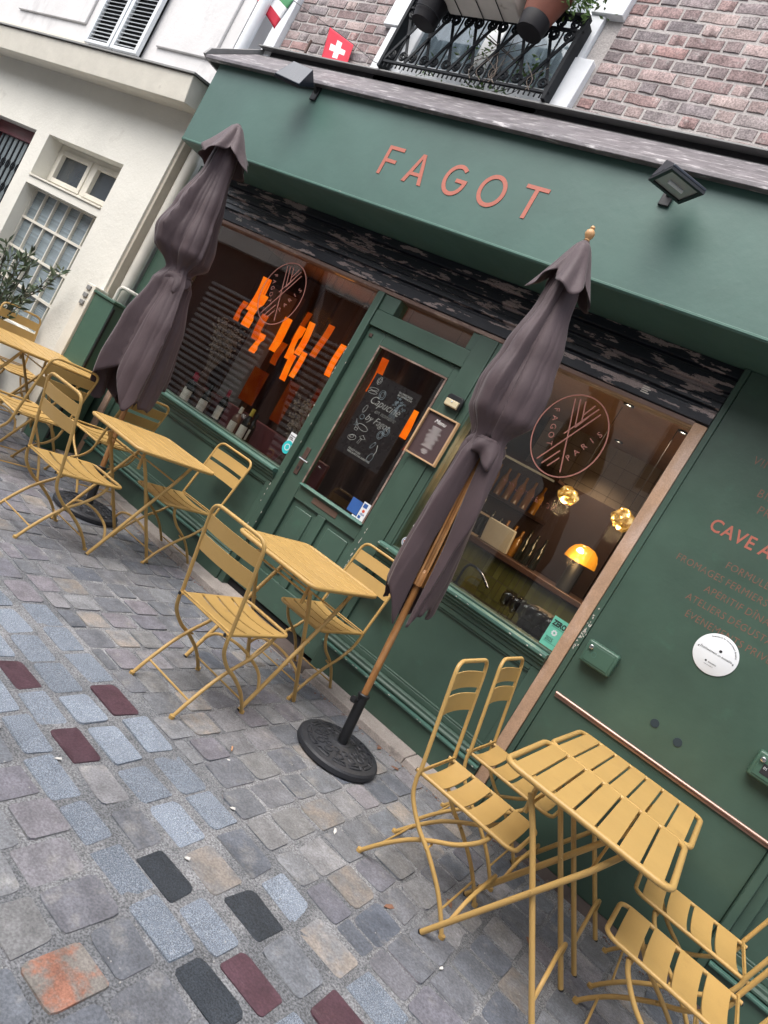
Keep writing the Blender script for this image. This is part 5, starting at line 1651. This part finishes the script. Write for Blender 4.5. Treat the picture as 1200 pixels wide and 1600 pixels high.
def make_chair():
    t = thing('folding_chair', None, 'chair')
    hw = 0.187
    back_top = (-0.30, 0.925)
    # inverted U of the back, down to the seat hinge
    path = fillet([(-hw, -0.196, 0.46), (-hw, -0.296, 0.925), (hw, -0.296, 0.925), (hw, -0.196, 0.46)], 0.062, 7)
    MB().tube(path, TR, 10).build('back_frame', 'mustard', t, True)
    for k, (za, zb) in enumerate(((0.868, 0.795), (0.768, 0.690))):
        n = 10
        vs_, fs_ = [], []
        for i in range(n + 1):
            u = -1 + 2 * i / n
            for z in (za, zb):
                y = -0.196 - 0.10 * (z - 0.46) / 0.465 - 0.016 * (1 - u * u)
                vs_ += [(u * (hw - 0.006), y - 0.0025, z), (u * (hw - 0.006), y + 0.0025, z)]
        for i in range(n):
            a, b_ = i * 4, i * 4 + 4
            fs_ += [(a, b_, b_ + 2, a + 2), (a + 1, a + 3, b_ + 3, b_ + 1), (a, a + 1, b_ + 1, b_), (a + 2, b_ + 2, b_ + 3, a + 3)]
        fs_ += [(0, 2, 3, 1), (n * 4, n * 4 + 1, n * 4 + 3, n * 4 + 2)]
        MB().add(vs_, fs_).build('back_slat', 'mustard', t, True, 50)
    front = [(-0.196, 0.46), (-0.193, 0.42), (-0.165, 0.352), (-0.085, 0.275), (0.0, 0.222), (0.105, 0.138), (0.178, 0.055), (0.212, 0.004)]
    rear = [(0.165, 0.435), (0.142, 0.388), (0.075, 0.318), (-0.02, 0.255), (-0.10, 0.190), (-0.185, 0.092), (-0.248, 0.004)]
    for s in (-1, 1):
        l1 = MB().tube(catmull([(s * hw, y, z) for y, z in front], 5), TR, 10).build('leg', 'mustard', t, True)
        MB().lathe([(0.0125, -0.001), (0.0135, 0.006), (0.0125, 0.016), (0.0, 0.016)], (s * hw, 0.212, 0.001), 12).build('foot_cap', 'mustard', l1, True)
        xi = s * (hw - 0.021)
        l2 = MB().tube(catmull([(xi, y, z) for y, z in rear], 5), TR, 10).build('leg', 'mustard', t, True)
        MB().lathe([(0.0125, -0.001), (0.0135, 0.006), (0.0125, 0.016), (0.0, 0.016)], (xi, -0.248, 0.001), 12).build('foot_cap', 'mustard', l2, True)
        MB().tube([(s * (hw + 0.012), -0.01, 0.2285), (s * (hw - 0.034), -0.01, 0.2435)], 0.005, 8).build('rivet', 'mustard', t, True)
        MB().obox((xi, 0.160, 0.438), (0.0025, 0, 0), (0, 0.012, 0), (0, 0, 0.016)).build('bracket', 'mustard', t, bevel=0.002)
    # seat frame: U open to the rear, with end caps
    sw_ = hw - 0.012
    sp = fillet([(-sw_, -0.215, 0.450), (-sw_, 0.268, 0.452), (sw_, 0.268, 0.452), (sw_, -0.215, 0.450)], 0.055, 7)
    sf_ = MB().tube(sp, 0.009, 10).build('seat_frame', 'mustard', t, True)
    for s in (-1, 1):
        MB().tube([(s * sw_, -0.2155, 0.45), (s * sw_, -0.219, 0.45)], 0.0088, 10).build('end_cap', 'rubber', sf_)
    MB().tube([(-sw_, -0.196, 0.452), (sw_, -0.196, 0.452)], 0.0045, 8).build('seat_rod', 'mustard', t, True)
    MB().tube([(-hw, -0.196, 0.464), (hw, -0.196, 0.464)], 0.0045, 8).build('seat_rod', 'mustard', t, True)
    pitch, w = 0.106, 0.0875
    for k in range(4):
        y0 = -0.172 + k * pitch
        if k == 3:
            y0 = -0.172 + 3 * pitch
        n = 10
        vs_, fs_ = [], []
        for i in range(n + 1):
            u = -1 + 2 * i / n
            z = 0.459 - 0.017 * (1 - u * u)
            for y in (y0, y0 + w):
                vs_ += [(u * (sw_ - 0.002), y, z), (u * (sw_ - 0.002), y, z - 0.0075 if abs(u) < 0.99 else z - 0.004)]
        for i in range(n):
            a, b_ = i * 4, i * 4 + 4
            fs_ += [(a, a + 2, b_ + 2, b_), (a + 1, b_ + 1, b_ + 3, a + 3), (a, b_, b_ + 1, a + 1), (a + 2, a + 3, b_ + 3, b_ + 2)]
        fs_ += [(0, 1, 3, 2), (n * 4, n * 4 + 2, n * 4 + 3, n * 4 + 1)]
        MB().add(vs_, fs_).build('seat_slat', 'mustard', t, True, 50)
    for (y, z, ww) in ((-0.190, 0.086, hw - 0.021), (0.155, 0.083, hw), (-0.135, 0.155, hw - 0.021)):
        if y == -0.135:
            continue
        MB().tube([(-ww, y, z), (ww, y, z)], 0.005, 8).build('stretcher', 'mustard', t, True)
    return t


def make_table():
    """folding table; slats run along local Y, crossed legs lie in local XZ planes"""
    t = thing('folding_table', None, 'table')
    a, b_, zt = 0.325, 0.295, 0.765
    pts = fillet([(a, 0, zt), (a, b_, zt), (-a, b_, zt), (-a, -b_, zt), (a, -b_, zt), (a, -0.001, zt)], 0.06, 7)
    MB().tube(pts[:-1], 0.0125, 10, True).build('top_frame', 'mustard', t, True)
    n = 7
    W = (2 * a - 0.05) / n
    for k in range(n):
        x0 = -a + 0.025 + k * W + 0.005
        e = b_ - 0.008
        MB().box(x0, x0 + W - 0.010, -e, e, zt - 0.002, zt + 0.0105).build('top_slat', 'mustard', t, bevel=0.002)
    for s in (-1, 1):
        yo, yi = s * 0.235, s * 0.212
        lA = MB().tube([(-0.262, yo, 0.006), (0.10, yo, 0.62), (0.165, yo, 0.752)], 0.0115, 10).build('leg', 'mustard', t, True)
        MB().tube([(-0.2625, yo, 0.0065), (-0.2665, yo, 0.0005)], 0.0118, 10).build('foot_cap', 'rubber', lA)
        lB = MB().tube([(0.235, yi, 0.006), (-0.13, yi, 0.60), (-0.20, yi, 0.70)], 0.0115, 10).build('leg', 'mustard', t, True)
        MB().tube([(0.2355, yi, 0.0065), (0.2395, yi, 0.0005)], 0.0118, 10).build('foot_cap', 'rubber', lB)
        MB().tube([(-0.185, yi - 0.024 * s, 0.62), (-0.20, yi - 0.024 * s, 0.755)], 0.010, 8).build('strut', 'mustard', t, True)
        MB().tube([(-0.018, s * 0.198, 0.425), (-0.018, s * 0.25, 0.425)], 0.006, 8).build('pivot', 'mustard', t, True)
    for (x, z, hw) in ((0.17, 0.1137, 0.212), (-0.197, 0.118, 0.235)):
        MB().tube(catmull([(x, -hw, z), (x - 0.006 * (1 if x > 0 else -1), -hw * 0.72, z + 0.075), (x - 0.012 * (1 if x > 0 else -1), 0, z + 0.105), (x - 0.006 * (1 if x > 0 else -1), hw * 0.72, z + 0.075), (x, hw, z)], 6), 0.0085, 8).build('brace', 'mustard', t, True)
    MB().tube([(-0.178, -0.19, 0.672), (-0.178, 0.19, 0.672)], 0.006, 8).build('cross_rod', 'mustard', t, True)
    MB().tube([(0.10, -0.235, 0.615), (0.10, 0.235, 0.615)], 0.006, 8).build('cross_rod', 'mustard', t, True)
    return t


GC = 'yellow folding terrace chairs'
GT = 'yellow folding terrace tables'
chairs = [  # x, y, heading (local +Y is the sitter's front), label
    (-1.915, -1.268, 0.0, 'yellow folding chair in the middle, back to the street, left of the black parasol stand'),
    (-1.985, -0.365, 180.0, 'yellow folding chair against the green panel at the middle table, behind the parasol hem'),
    (-3.565, -1.222, 0.0, 'yellow folding chair with its back to the street in front of the far parasol stand'),
    (-3.50, -0.385, 180.0, 'yellow folding chair against the green panel between the far parasol and the door'),
    (-4.645, -0.98, 90.0, 'yellow folding chair at the far left tables, nearer the street, its back seen over them'),
    (-4.56, -0.365, 90.0, 'yellow folding chair behind the far parasol pole, close to the wall'),
    (-6.03, -0.42, -90.0, 'farthest yellow folding chair, in front of the leafy plant'),
    (-0.56, -1.0, -90.0, 'yellow folding chair nearest the street on the left of the two right-hand tables'),
    (-0.57, -0.41, -90.0, 'yellow folding chair by the wood post on the left of the two right-hand tables'),
    (0.385, -0.425, 90.0, 'yellow folding chair cut by the right edge, the one close to the wall'),
    (0.365, -0.985, 90.0, 'yellow folding chair in the bottom right corner, nearest the street'),
]
c0 = make_chair()
for i, (x, y, r, lab) in enumerate(chairs):
    if i == 0:
        c0.location = (x, y, 0)
        c0.rotation_euler = (0, 0, rad(r))
        tag(c0, lab, None, GC)
    else:
        dup(c0, (x, y, 0), rad(r) + random.gauss(0, 0.015), lab, GC)
tables = [
    (-1.985, -0.79, 90.0, 'yellow folding table in the middle, in front of the shop door'),
    (-3.545, -0.77, 90.0, 'yellow folding table left of the door, beside the far parasol'),
    (-5.39, -1.08, 90.0, 'far left yellow folding table on the street side, partly out of the picture'),
    (-5.39, -0.485, 90.0, 'far left yellow folding table on the wall side, by the green cabinet'),
    (-0.145, -1.025, 0.0, 'nearest yellow folding table, the street side one at bottom right'),
    (-0.125, -0.425, 0.0, 'yellow folding table pushed against the wall under the round plaque'),
]
t0 = make_table()
for i, (x, y, r, lab) in enumerate(tables):
    if i == 0:
        t0.location = (x, y, 0)
        t0.rotation_euler = (0, 0, rad(r))
        tag(t0, lab, None, GT)
    else:
        dup(t0, (x, y, 0), rad(r) + random.gauss(0, 0.008), lab, GT)

# ================================================================== parasols


def interp(tab, t):
    for (a, va), (b_, vb) in zip(tab, tab[1:]):
        if t <= b_:
            k = (t - a) / (b_ - a)
            k = k * k * (3 - 2 * k)
            return va + (vb - va) * k
    return tab[-1][1]


def parasol(foot, top, label, seed, prof, ecc, hem, gap, gapdir, tie, finial, fold=0.30, phase=0.0, cap_r=0.12, twist=1.2):
    """closed market parasol: the cloth is gathered round the pole and tied; all lengths along the leaning pole"""
    foot, top = Vector(foot), Vector(top)
    ax = top - foot
    H = ax.length
    ax.normalize()
    q = Vector((0, 0, 1)).rotation_difference(ax)
    rn = random.Random(seed)
    p = thing('parasol', label, 'parasol', foot, 0, 'closed parasols')

    def T(v):
        return q @ Vector(v)
    MB().tube([T((0, 0, 0.10)), T((0, 0, H))], 0.019, 16).build('pole', 'pole_wood', p, True)
    NT, NA = 90, 180
    ztop = H - 0.03
    ph = [rn.uniform(0, 2 * PI) for _ in range(6)]
    vs_ = []
    lobe = [rn.uniform(0.6, 1.25) for _ in range(4)]
    hz = [hem[0] + hem[1] * math.sin(2 * (a * 2 * PI / NA) + ph[0]) + hem[2] * math.sin(4 * (a * 2 * PI / NA) + ph[1]) + 0.018 * math.sin(9 * a * 2 * PI / NA + ph[2]) for a in range(NA + 1)]
    tz = (ztop - tie) / (ztop - hem[0])
    for j in range(NT + 1):
        for i in range(NA + 1):
            t = j / NT
            z = ztop - (ztop - hz[i]) * t
            tt = (ztop - z) / (ztop - hem[0])
            below = max(0.0, (tt - tz) / (1 - tz))
            g = gap * min(1.0, below * 1.6)
            th = gapdir + g / 2 + (2 * PI - g) * i / NA
            R = interp(prof, min(tt, 1.0))
            pinch = math.exp(-((tt - tz) / 0.045) ** 2)
            fa = fold * (0.25 + 0.75 * min(1, tt * 3)) * (1 - 0.35 * pinch)
            w = th + twist * (tt - 0.5) * 0.6
            # four cloth panels wrapped one over the other: each rises slowly and drops at its edge
            u = (w * 4 / (2 * PI) + ph[3]) % 1.0
            idx = int((w * 4 / (2 * PI) + ph[3]) // 1) % 4
            f1 = (u ** 1.3 / 0.86 if u < 0.86 else 1.0 - ((u - 0.86) / 0.14) ** 0.8) * 2 - 0.95
            f1 *= lobe[idx]
            f2 = abs(math.sin(3.5 * w + ph[4] + 1.6 * tt)) ** 0.6 * 2 - 1.3
            f3 = abs(math.sin(6.5 * w + ph[5] - 2.4 * tt)) ** 0.7 * 2 - 1.2
            f4_ = math.sin(17 * w + 7 * tt + 2 * math.sin(9 * tt))
            mod = 0.25 + 1.35 * (0.5 + 0.5 * math.sin(w + ph[1] + 0.8 * tt)) ** 1.5
            k = 1 + fa * (0.72 * f1 + mod * (0.34 * f2 + (0.16 + 0.25 * pinch) * f3 + (0.03 + 0.20 * pinch) * f4_))
            e = interp(ecc[0], min(tt, 1.0))
            k *= 1 + e * math.cos(th - ecc[1])
            # flap edges beside the opening turn in towards the pole
            if g > 0.02:
                edge = min(i, NA - i) / NA
                k *= min(1.0, 0.42 + edge * 7)
            r = max(0.022, R * k)
            # cloth sags and creases a little
            z2 = z + 0.010 * math.sin(7 * w + 20 * tt) * below - 0.014 * pinch * math.sin(6 * w)
            vs_.append(T((r * math.cos(th), r * math.sin(th), z2)))
    W1 = NA + 1
    fs_ = [(j * W1 + i, j * W1 + i + 1, (j + 1) * W1 + i + 1, (j + 1) * W1 + i) for j in range(NT) for i in range(NA)]
    o = MB().add(vs_, fs_).build('canopy', 'fabric', p, True, 80)
    o.modifiers.new('t', 'SOLIDIFY').thickness = 0.0018
    # vent cap: small ruffled top cloth
    vs_ = []
    NT2 = 16
    for j in range(NT2 + 1):
        t = j / NT2
        for i in range(NA):
            a = 2 * PI * i / NA
            lob = abs(math.sin(2 * a + phase)) ** 0.8
            z = H - 0.004 - t * (0.19 + 0.12 * lob) + 0.012 * t * math.sin(7 * a + ph[0])
            flare = 0.75 * t ** 0.7 + 0.25 * t * t
            r = 0.026 + (cap_r - 0.026) * flare * (0.56 + 0.50 * lob + 0.09 * math.sin(9 * a + ph[2] + 2 * t) * t)
            vs_.append(T((r * math.cos(a), r * math.sin(a), z)))
    fs_ = [(j * NA + i, j * NA + (i + 1) % NA, (j + 1) * NA + (i + 1) % NA, (j + 1) * NA + i) for j in range(NT2) for i in range(NA)]
    o = MB().add(vs_, fs_).build('vent_cap', 'fabric', p, True, 80)
    o.modifiers.new('t', 'SOLIDIFY').thickness = 0.0018
    MB().lathe([(0.026, -0.004), (0.02, 0.004), (0, 0.006)], T((0, 0, H)), 16, axis=ax).build('top_disc', 'fabric', p, True)
    # tie strap round the waist
    rt = interp(prof, tz)
    MB().tube([T((rt * 1.02 * (1 + 0.05 * math.sin(3 * t)) * math.cos(t), rt * 1.02 * (1 + 0.05 * math.sin(3 * t)) * math.sin(t), tie + 0.012 * math.sin(t))) for t in [k * PI / 16 for k in range(32)]], 0.006, 6, True).build('tie_strap', 'fabric', p, True)
    # gathered cloth standing out just below the tie
    vs_ = []
    for j in range(9):
        t = j / 8
        for i in range(NA):
            a = 2 * PI * i / NA
            lob = 0.5 + 0.35 * math.sin(3 * a + ph[0]) + 0.2 * math.sin(5 * a + ph[1])
            r = rt * (1.0 + 0.16 * math.sin(PI * t) + 0.30 * t * lob + 0.16 * t * math.sin(7 * a + ph[2] + 2 * t))
            vs_.append(T((r * math.cos(a), r * math.sin(a), tie + 0.004 - t * (0.07 + 0.09 * lob))))
    fs_ = [(j * NA + i, j * NA + (i + 1) % NA, (j + 1) * NA + (i + 1) % NA, (j + 1) * NA + i) for j in range(8) for i in range(NA)]
    o = MB().add(vs_, fs_).build('gather', 'fabric', p, True, 80)
    o.modifiers.new('t', 'SOLIDIFY').thickness = 0.0018
    # folded ribs against the pole, visible inside the opening
    for k in range(4):
        a = gapdir + (k - 1.5) * 0.9
        MB().tube([T((0.035 * math.cos(a), 0.035 * math.sin(a), hem[0] + 0.12)), T((0.03 * math.cos(a), 0.03 * math.sin(a), H - 0.2))], 0.007, 6).build('rib', 'pole_wood', p)
    MB().lathe([(0.021, -0.05), (0.034, -0.045), (0.034, 0.03), (0.021, 0.045)], T((0, 0, hem[0] + 0.16)), 14, axis=ax).build('runner', 'pole_wood', p, True)
    if finial:
        fp = [(0.012, 0.0), (0.016, 0.006), (0.012, 0.012), (0.022, 0.028), (0.026, 0.042), (0.020, 0.058), (0.010, 0.066), (0.013, 0.074), (0.008, 0.084), (0, 0.087)]
        MB().lathe(fp, T((0, 0, H + 0.006)), 18, axis=ax).build('finial', 'finial_wood', p, True)
    return p


prof2 = [(0.0, 0.03), (0.06, 0.062), (0.15, 0.088), (0.30, 0.142), (0.40, 0.172), (0.46, 0.165), (0.53, 0.090), (0.59, 0.115), (0.75, 0.135), (0.9, 0.145), (1.0, 0.138)]
parasol((-1.34, -0.66, 0.0), (-1.60, -0.66, 2.93), 'closed taupe parasol in front of the door and right window, wooden finial on top', 5, prof2, ([(0, 0.0), (0.4, 0.05), (0.55, 0.0), (1.0, 0.10)], rad(180)),
        (0.88, 0.05, 0.06), 1.15, rad(-66), 1.83, True, 0.34, 0.5, 0.165)
prof1 = [(0.0, 0.05), (0.06, 0.085), (0.15, 0.10), (0.32, 0.160), (0.42, 0.200), (0.47, 0.19), (0.53, 0.085), (0.59, 0.13), (0.75, 0.185), (0.9, 0.205), (1.0, 0.20)]
parasol((-4.05, -0.61, 0.0), (-4.555, -0.61, 3.0), 'closed taupe parasol at the left end of the left window', 12, prof1, ([(0, 0.0), (0.4, 0.28), (0.55, 0.1), (1.0, 0.22)], rad(200)),
        (0.90, 0.09, 0.07), 0.5, rad(120), 1.86, False, 0.34, 1.3, 0.20)


def base(loc, label, tilt):
    b = thing('parasol_stand', label, 'parasol stand', loc, 0.6, 'black parasol stands')
    MB().lathe([(0.0, 0.004), (0.225, 0.004), (0.236, 0.012), (0.236, 0.036), (0.228, 0.046), (0.214, 0.050), (0.206, 0.0515), (0.05, 0.070), (0.045, 0.074), (0, 0.074)], n=64).build('disc', 'base_plastic', b, True, 35)

    def zz(r):
        return 0.070 - 0.0185 * (r - 0.05) / 0.156
    orn = MB()
    for k in range(12):
        a0 = k * PI / 6
        for (r0, da) in ((0.185, 0.19),):
            ring = [(r0 + dr, a0 + s) for s in [(-da + 2 * da * i / 8) for i in range(9)] for dr in (0.011,)] + [(r0 - 0.011, a0 + s) for s in [(da - 2 * da * i / 8) for i in range(9)]]
            orn.tube([(r * math.cos(a), r * math.sin(a), zz(r) + 0.002) for r, a in ring], 0.0045, 5, True)
        r1 = 0.135
        for (dx_, rr_) in ((0, 0.021),):
            orn.tube([(r1 * math.cos(a0) + rr_ * math.cos(t) * (1.0), r1 * math.sin(a0) + rr_ * math.sin(t), zz(r1 + rr_ * math.cos(t - a0)) + 0.001) for t in [i * PI / 7 for i in range(14)]], 0.0048, 5, True)
        a1 = a0 + PI / 12
        orn.tube([(0.098 * math.cos(a1) + 0.016 * math.cos(t), 0.098 * math.sin(a1) + 0.016 * math.sin(t), zz(0.098 + 0.016 * math.cos(t - a1)) + 0.001) for t in [i * PI / 6 for i in range(12)]], 0.0045, 5, True)
    orn.build('ornament', 'base_plastic', b, True)
    tx = Vector(tilt).normalized()
    tx = Matrix.Rotation(-0.6, 3, 'Z') @ tx
    t = MB().tube([Vector((0, 0, 0.06)), tx * 0.355], 0.029, 20).build('socket', 'black_metal', b, True)
    MB().lathe([(0.031, 0), (0.034, 0.004), (0.034, 0.018), (0.030, 0.022)], tx * 0.335, 20, axis=tx).build('collar', 'black_metal', t, True)
    MB().lathe([(0.006, 0), (0.006, 0.02), (0.016, 0.022), (0.020, 0.03), (0.018, 0.045), (0, 0.048)], tx * 0.315 + Vector((-0.02, -0.018, 0)), 10, axis=(-0.75, -0.65, 0.1)).build('knob', 'black_metal', t, True)
    return b


base((-1.34, -0.66, 0.0), 'round black embossed parasol stand on the cobbles right of the middle table', (-0.26, 0, 2.93))
base((-4.05, -0.61, 0.0), 'round black embossed parasol stand under the far left tables', (-0.505, 0, 3.0))

# ================================================================== plant by the cream wall
pl = thing('leafy_shrub', 'loose leafy shrub against the cream wall behind the farthest chair', 'shrub', (-6.66, -0.45, 0))
MB().lathe([(0, 0), (0.16, 0), (0.20, 0.34), (0.215, 0.345), (0.215, 0.38), (0.19, 0.38), (0.18, 0.33), (0, 0.33)], n=24).build('pot', 'pot_black', pl, True)
rs2 = random.Random(77)
st, lf = MB(), MB()
for k in range(15):
    a = rs2.uniform(0, 2 * PI)
    s = rs2.uniform(0.15, 0.65)
    h = rs2.uniform(0.85, 1.42)
    tip = Vector((s * math.cos(a) + 0.28, s * math.sin(a) * 0.35, h))
    path = catmull([(0.03 * math.cos(a), 0.03 * math.sin(a), 0.3), (tip.x * 0.3, tip.y * 0.3, 0.3 + (h - 0.3) * 0.5), (tip.x * 0.8, tip.y * 0.8, 0.3 + (h - 0.3) * 0.82), tip], 6)
    st.tube(path, [0.007 * (1 - i / len(path)) + 0.002 for i in range(len(path))], 5)
    for i in range(6, len(path)):
        for _ in range(2):
            d = (path[i] - path[i - 1]).normalized() + Vector((rs2.gauss(0, 0.8), rs2.gauss(0, 0.8), rs2.gauss(-0.1, 0.5)))
            leaf(lf, path[i], rs2.uniform(0.06, 0.12), rs2, 0.30, 0.3, d)
st.build('stems', 'stem', pl, True)
lf.build('foliage', 'leaf_olive', pl)

# ================================================================== litter and fallen leaves
rl3 = random.Random(31)


def scrap(name, x, y, L, W, mt, label, cat, group, rz):
    mb = MB().add([(-L, -W * 0.4, 0.0), (0, -W, 0.003), (L, -W * 0.2, 0.001), (L * 0.7, W, 0.004), (-L * 0.4, W * 0.8, 0.001), (-L, -W * 0.4, 0.0025), (0, -W, 0.0055), (L, -W * 0.2, 0.0035), (L * 0.7, W, 0.0065), (-L * 0.4, W * 0.8, 0.0035)],
                  [(4, 3, 2, 1, 0), (5, 6, 7, 8, 9), (0, 1, 6, 5), (1, 2, 7, 6), (2, 3, 8, 7), (3, 4, 9, 8), (4, 0, 5, 9)])
    o = mb.build(name, mt, None)
    o.location = (x, y, 0.003)
    o.rotation_euler = (0, 0, rz)
    tag(o, label, cat, group)


for (x, y, L, W, rz, lab) in ((-1.05, -1.98, 0.011, 0.008, 0.3, 'white litter scrap beside the near dark gutter stone'), (-0.93, -1.20, 0.022, 0.007, 2.0, 'long white litter scrap between parasol stand and nearest chair'),
                              (-0.27, -1.33, 0.010, 0.006, 1.0, 'white litter scrap by the nearest table foot'), (-1.44, -1.42, 0.010, 0.006, 0.2, 'white litter scrap next to the cigarette butt'),
                              (-1.6, -2.17, 0.014, 0.006, 0.9, 'white litter scrap at the left end of the gutter stones'), (-1.19, -1.62, 0.012, 0.008, 0.5, 'white litter scrap on the edge of the pale blue gutter stones')):
    scrap('paper_scrap', x, y, L, W, 'litter', lab, 'litter', 'white scraps on the cobbles', rz)
for (x, y, rz, lab) in ((-1.14, -0.30, 0.4, 'dry brown leaf by the kerb right of the parasol stand'), (-1.30, -0.24, 1.5, 'dry brown leaf by the kerb behind the parasol stand'), (-0.55, -1.30, 0.9, 'dry brown leaf in front of the nearest table legs'),
                        (-0.10, -0.70, 2.2, 'dry leaf on the dark ground between the two right tables'), (-0.42, -0.95, 2.2, 'dry brown leaf under the seat of the chair nearest the street')):
    scrap('fallen_leaf', x, y, 0.025, 0.012, 'leaf_dry', lab, 'leaf', 'fallen leaves', rz)
o = MB().tube([(-1.505, -1.335, 0.0115), (-1.483, -1.36, 0.0115)], 0.004, 8)
tag(o.build('cigarette_butt', 'butt', None), 'orange cigarette butt on the cobbles near the middle chair', 'cigarette butt')
gt = MB()
for _ in range(700):
    x, y = rl3.uniform(-4.5, 0.4), rl3.uniform(-2.7, -0.22)
    q = rl3.uniform(0.0010, 0.0024)
    gt.obox((x, y, 0.001 + q * 0.5), (q, 0, 0), (0, q * rl3.uniform(0.5, 1), q * 0.2), (0, 0, q * 0.6))
tag(gt.build('grit', 'grit', None), 'pale grit scattered over the cobbles', 'grit', None, 'stuff')
db = MB()
for _ in range(420):
    x = rl3.uniform(-5.2, 0.5)
    y = (-0.205 if x < -0.75 else -0.10) - abs(rl3.gauss(0, 0.035))
    q = rl3.uniform(0.0015, 0.007)
    a = rl3.uniform(0, PI)
    db.obox((x, y, 0.0035), (q * math.cos(a), q * math.sin(a), 0), (-q * 0.4 * math.sin(a), q * 0.4 * math.cos(a), 0.0005), (0, 0, 0.0012))
tag(db.build('kerb_debris', 'leaf_dry', None), 'brown crumbs of dry leaf gathered along the kerb', 'debris', None, 'stuff')
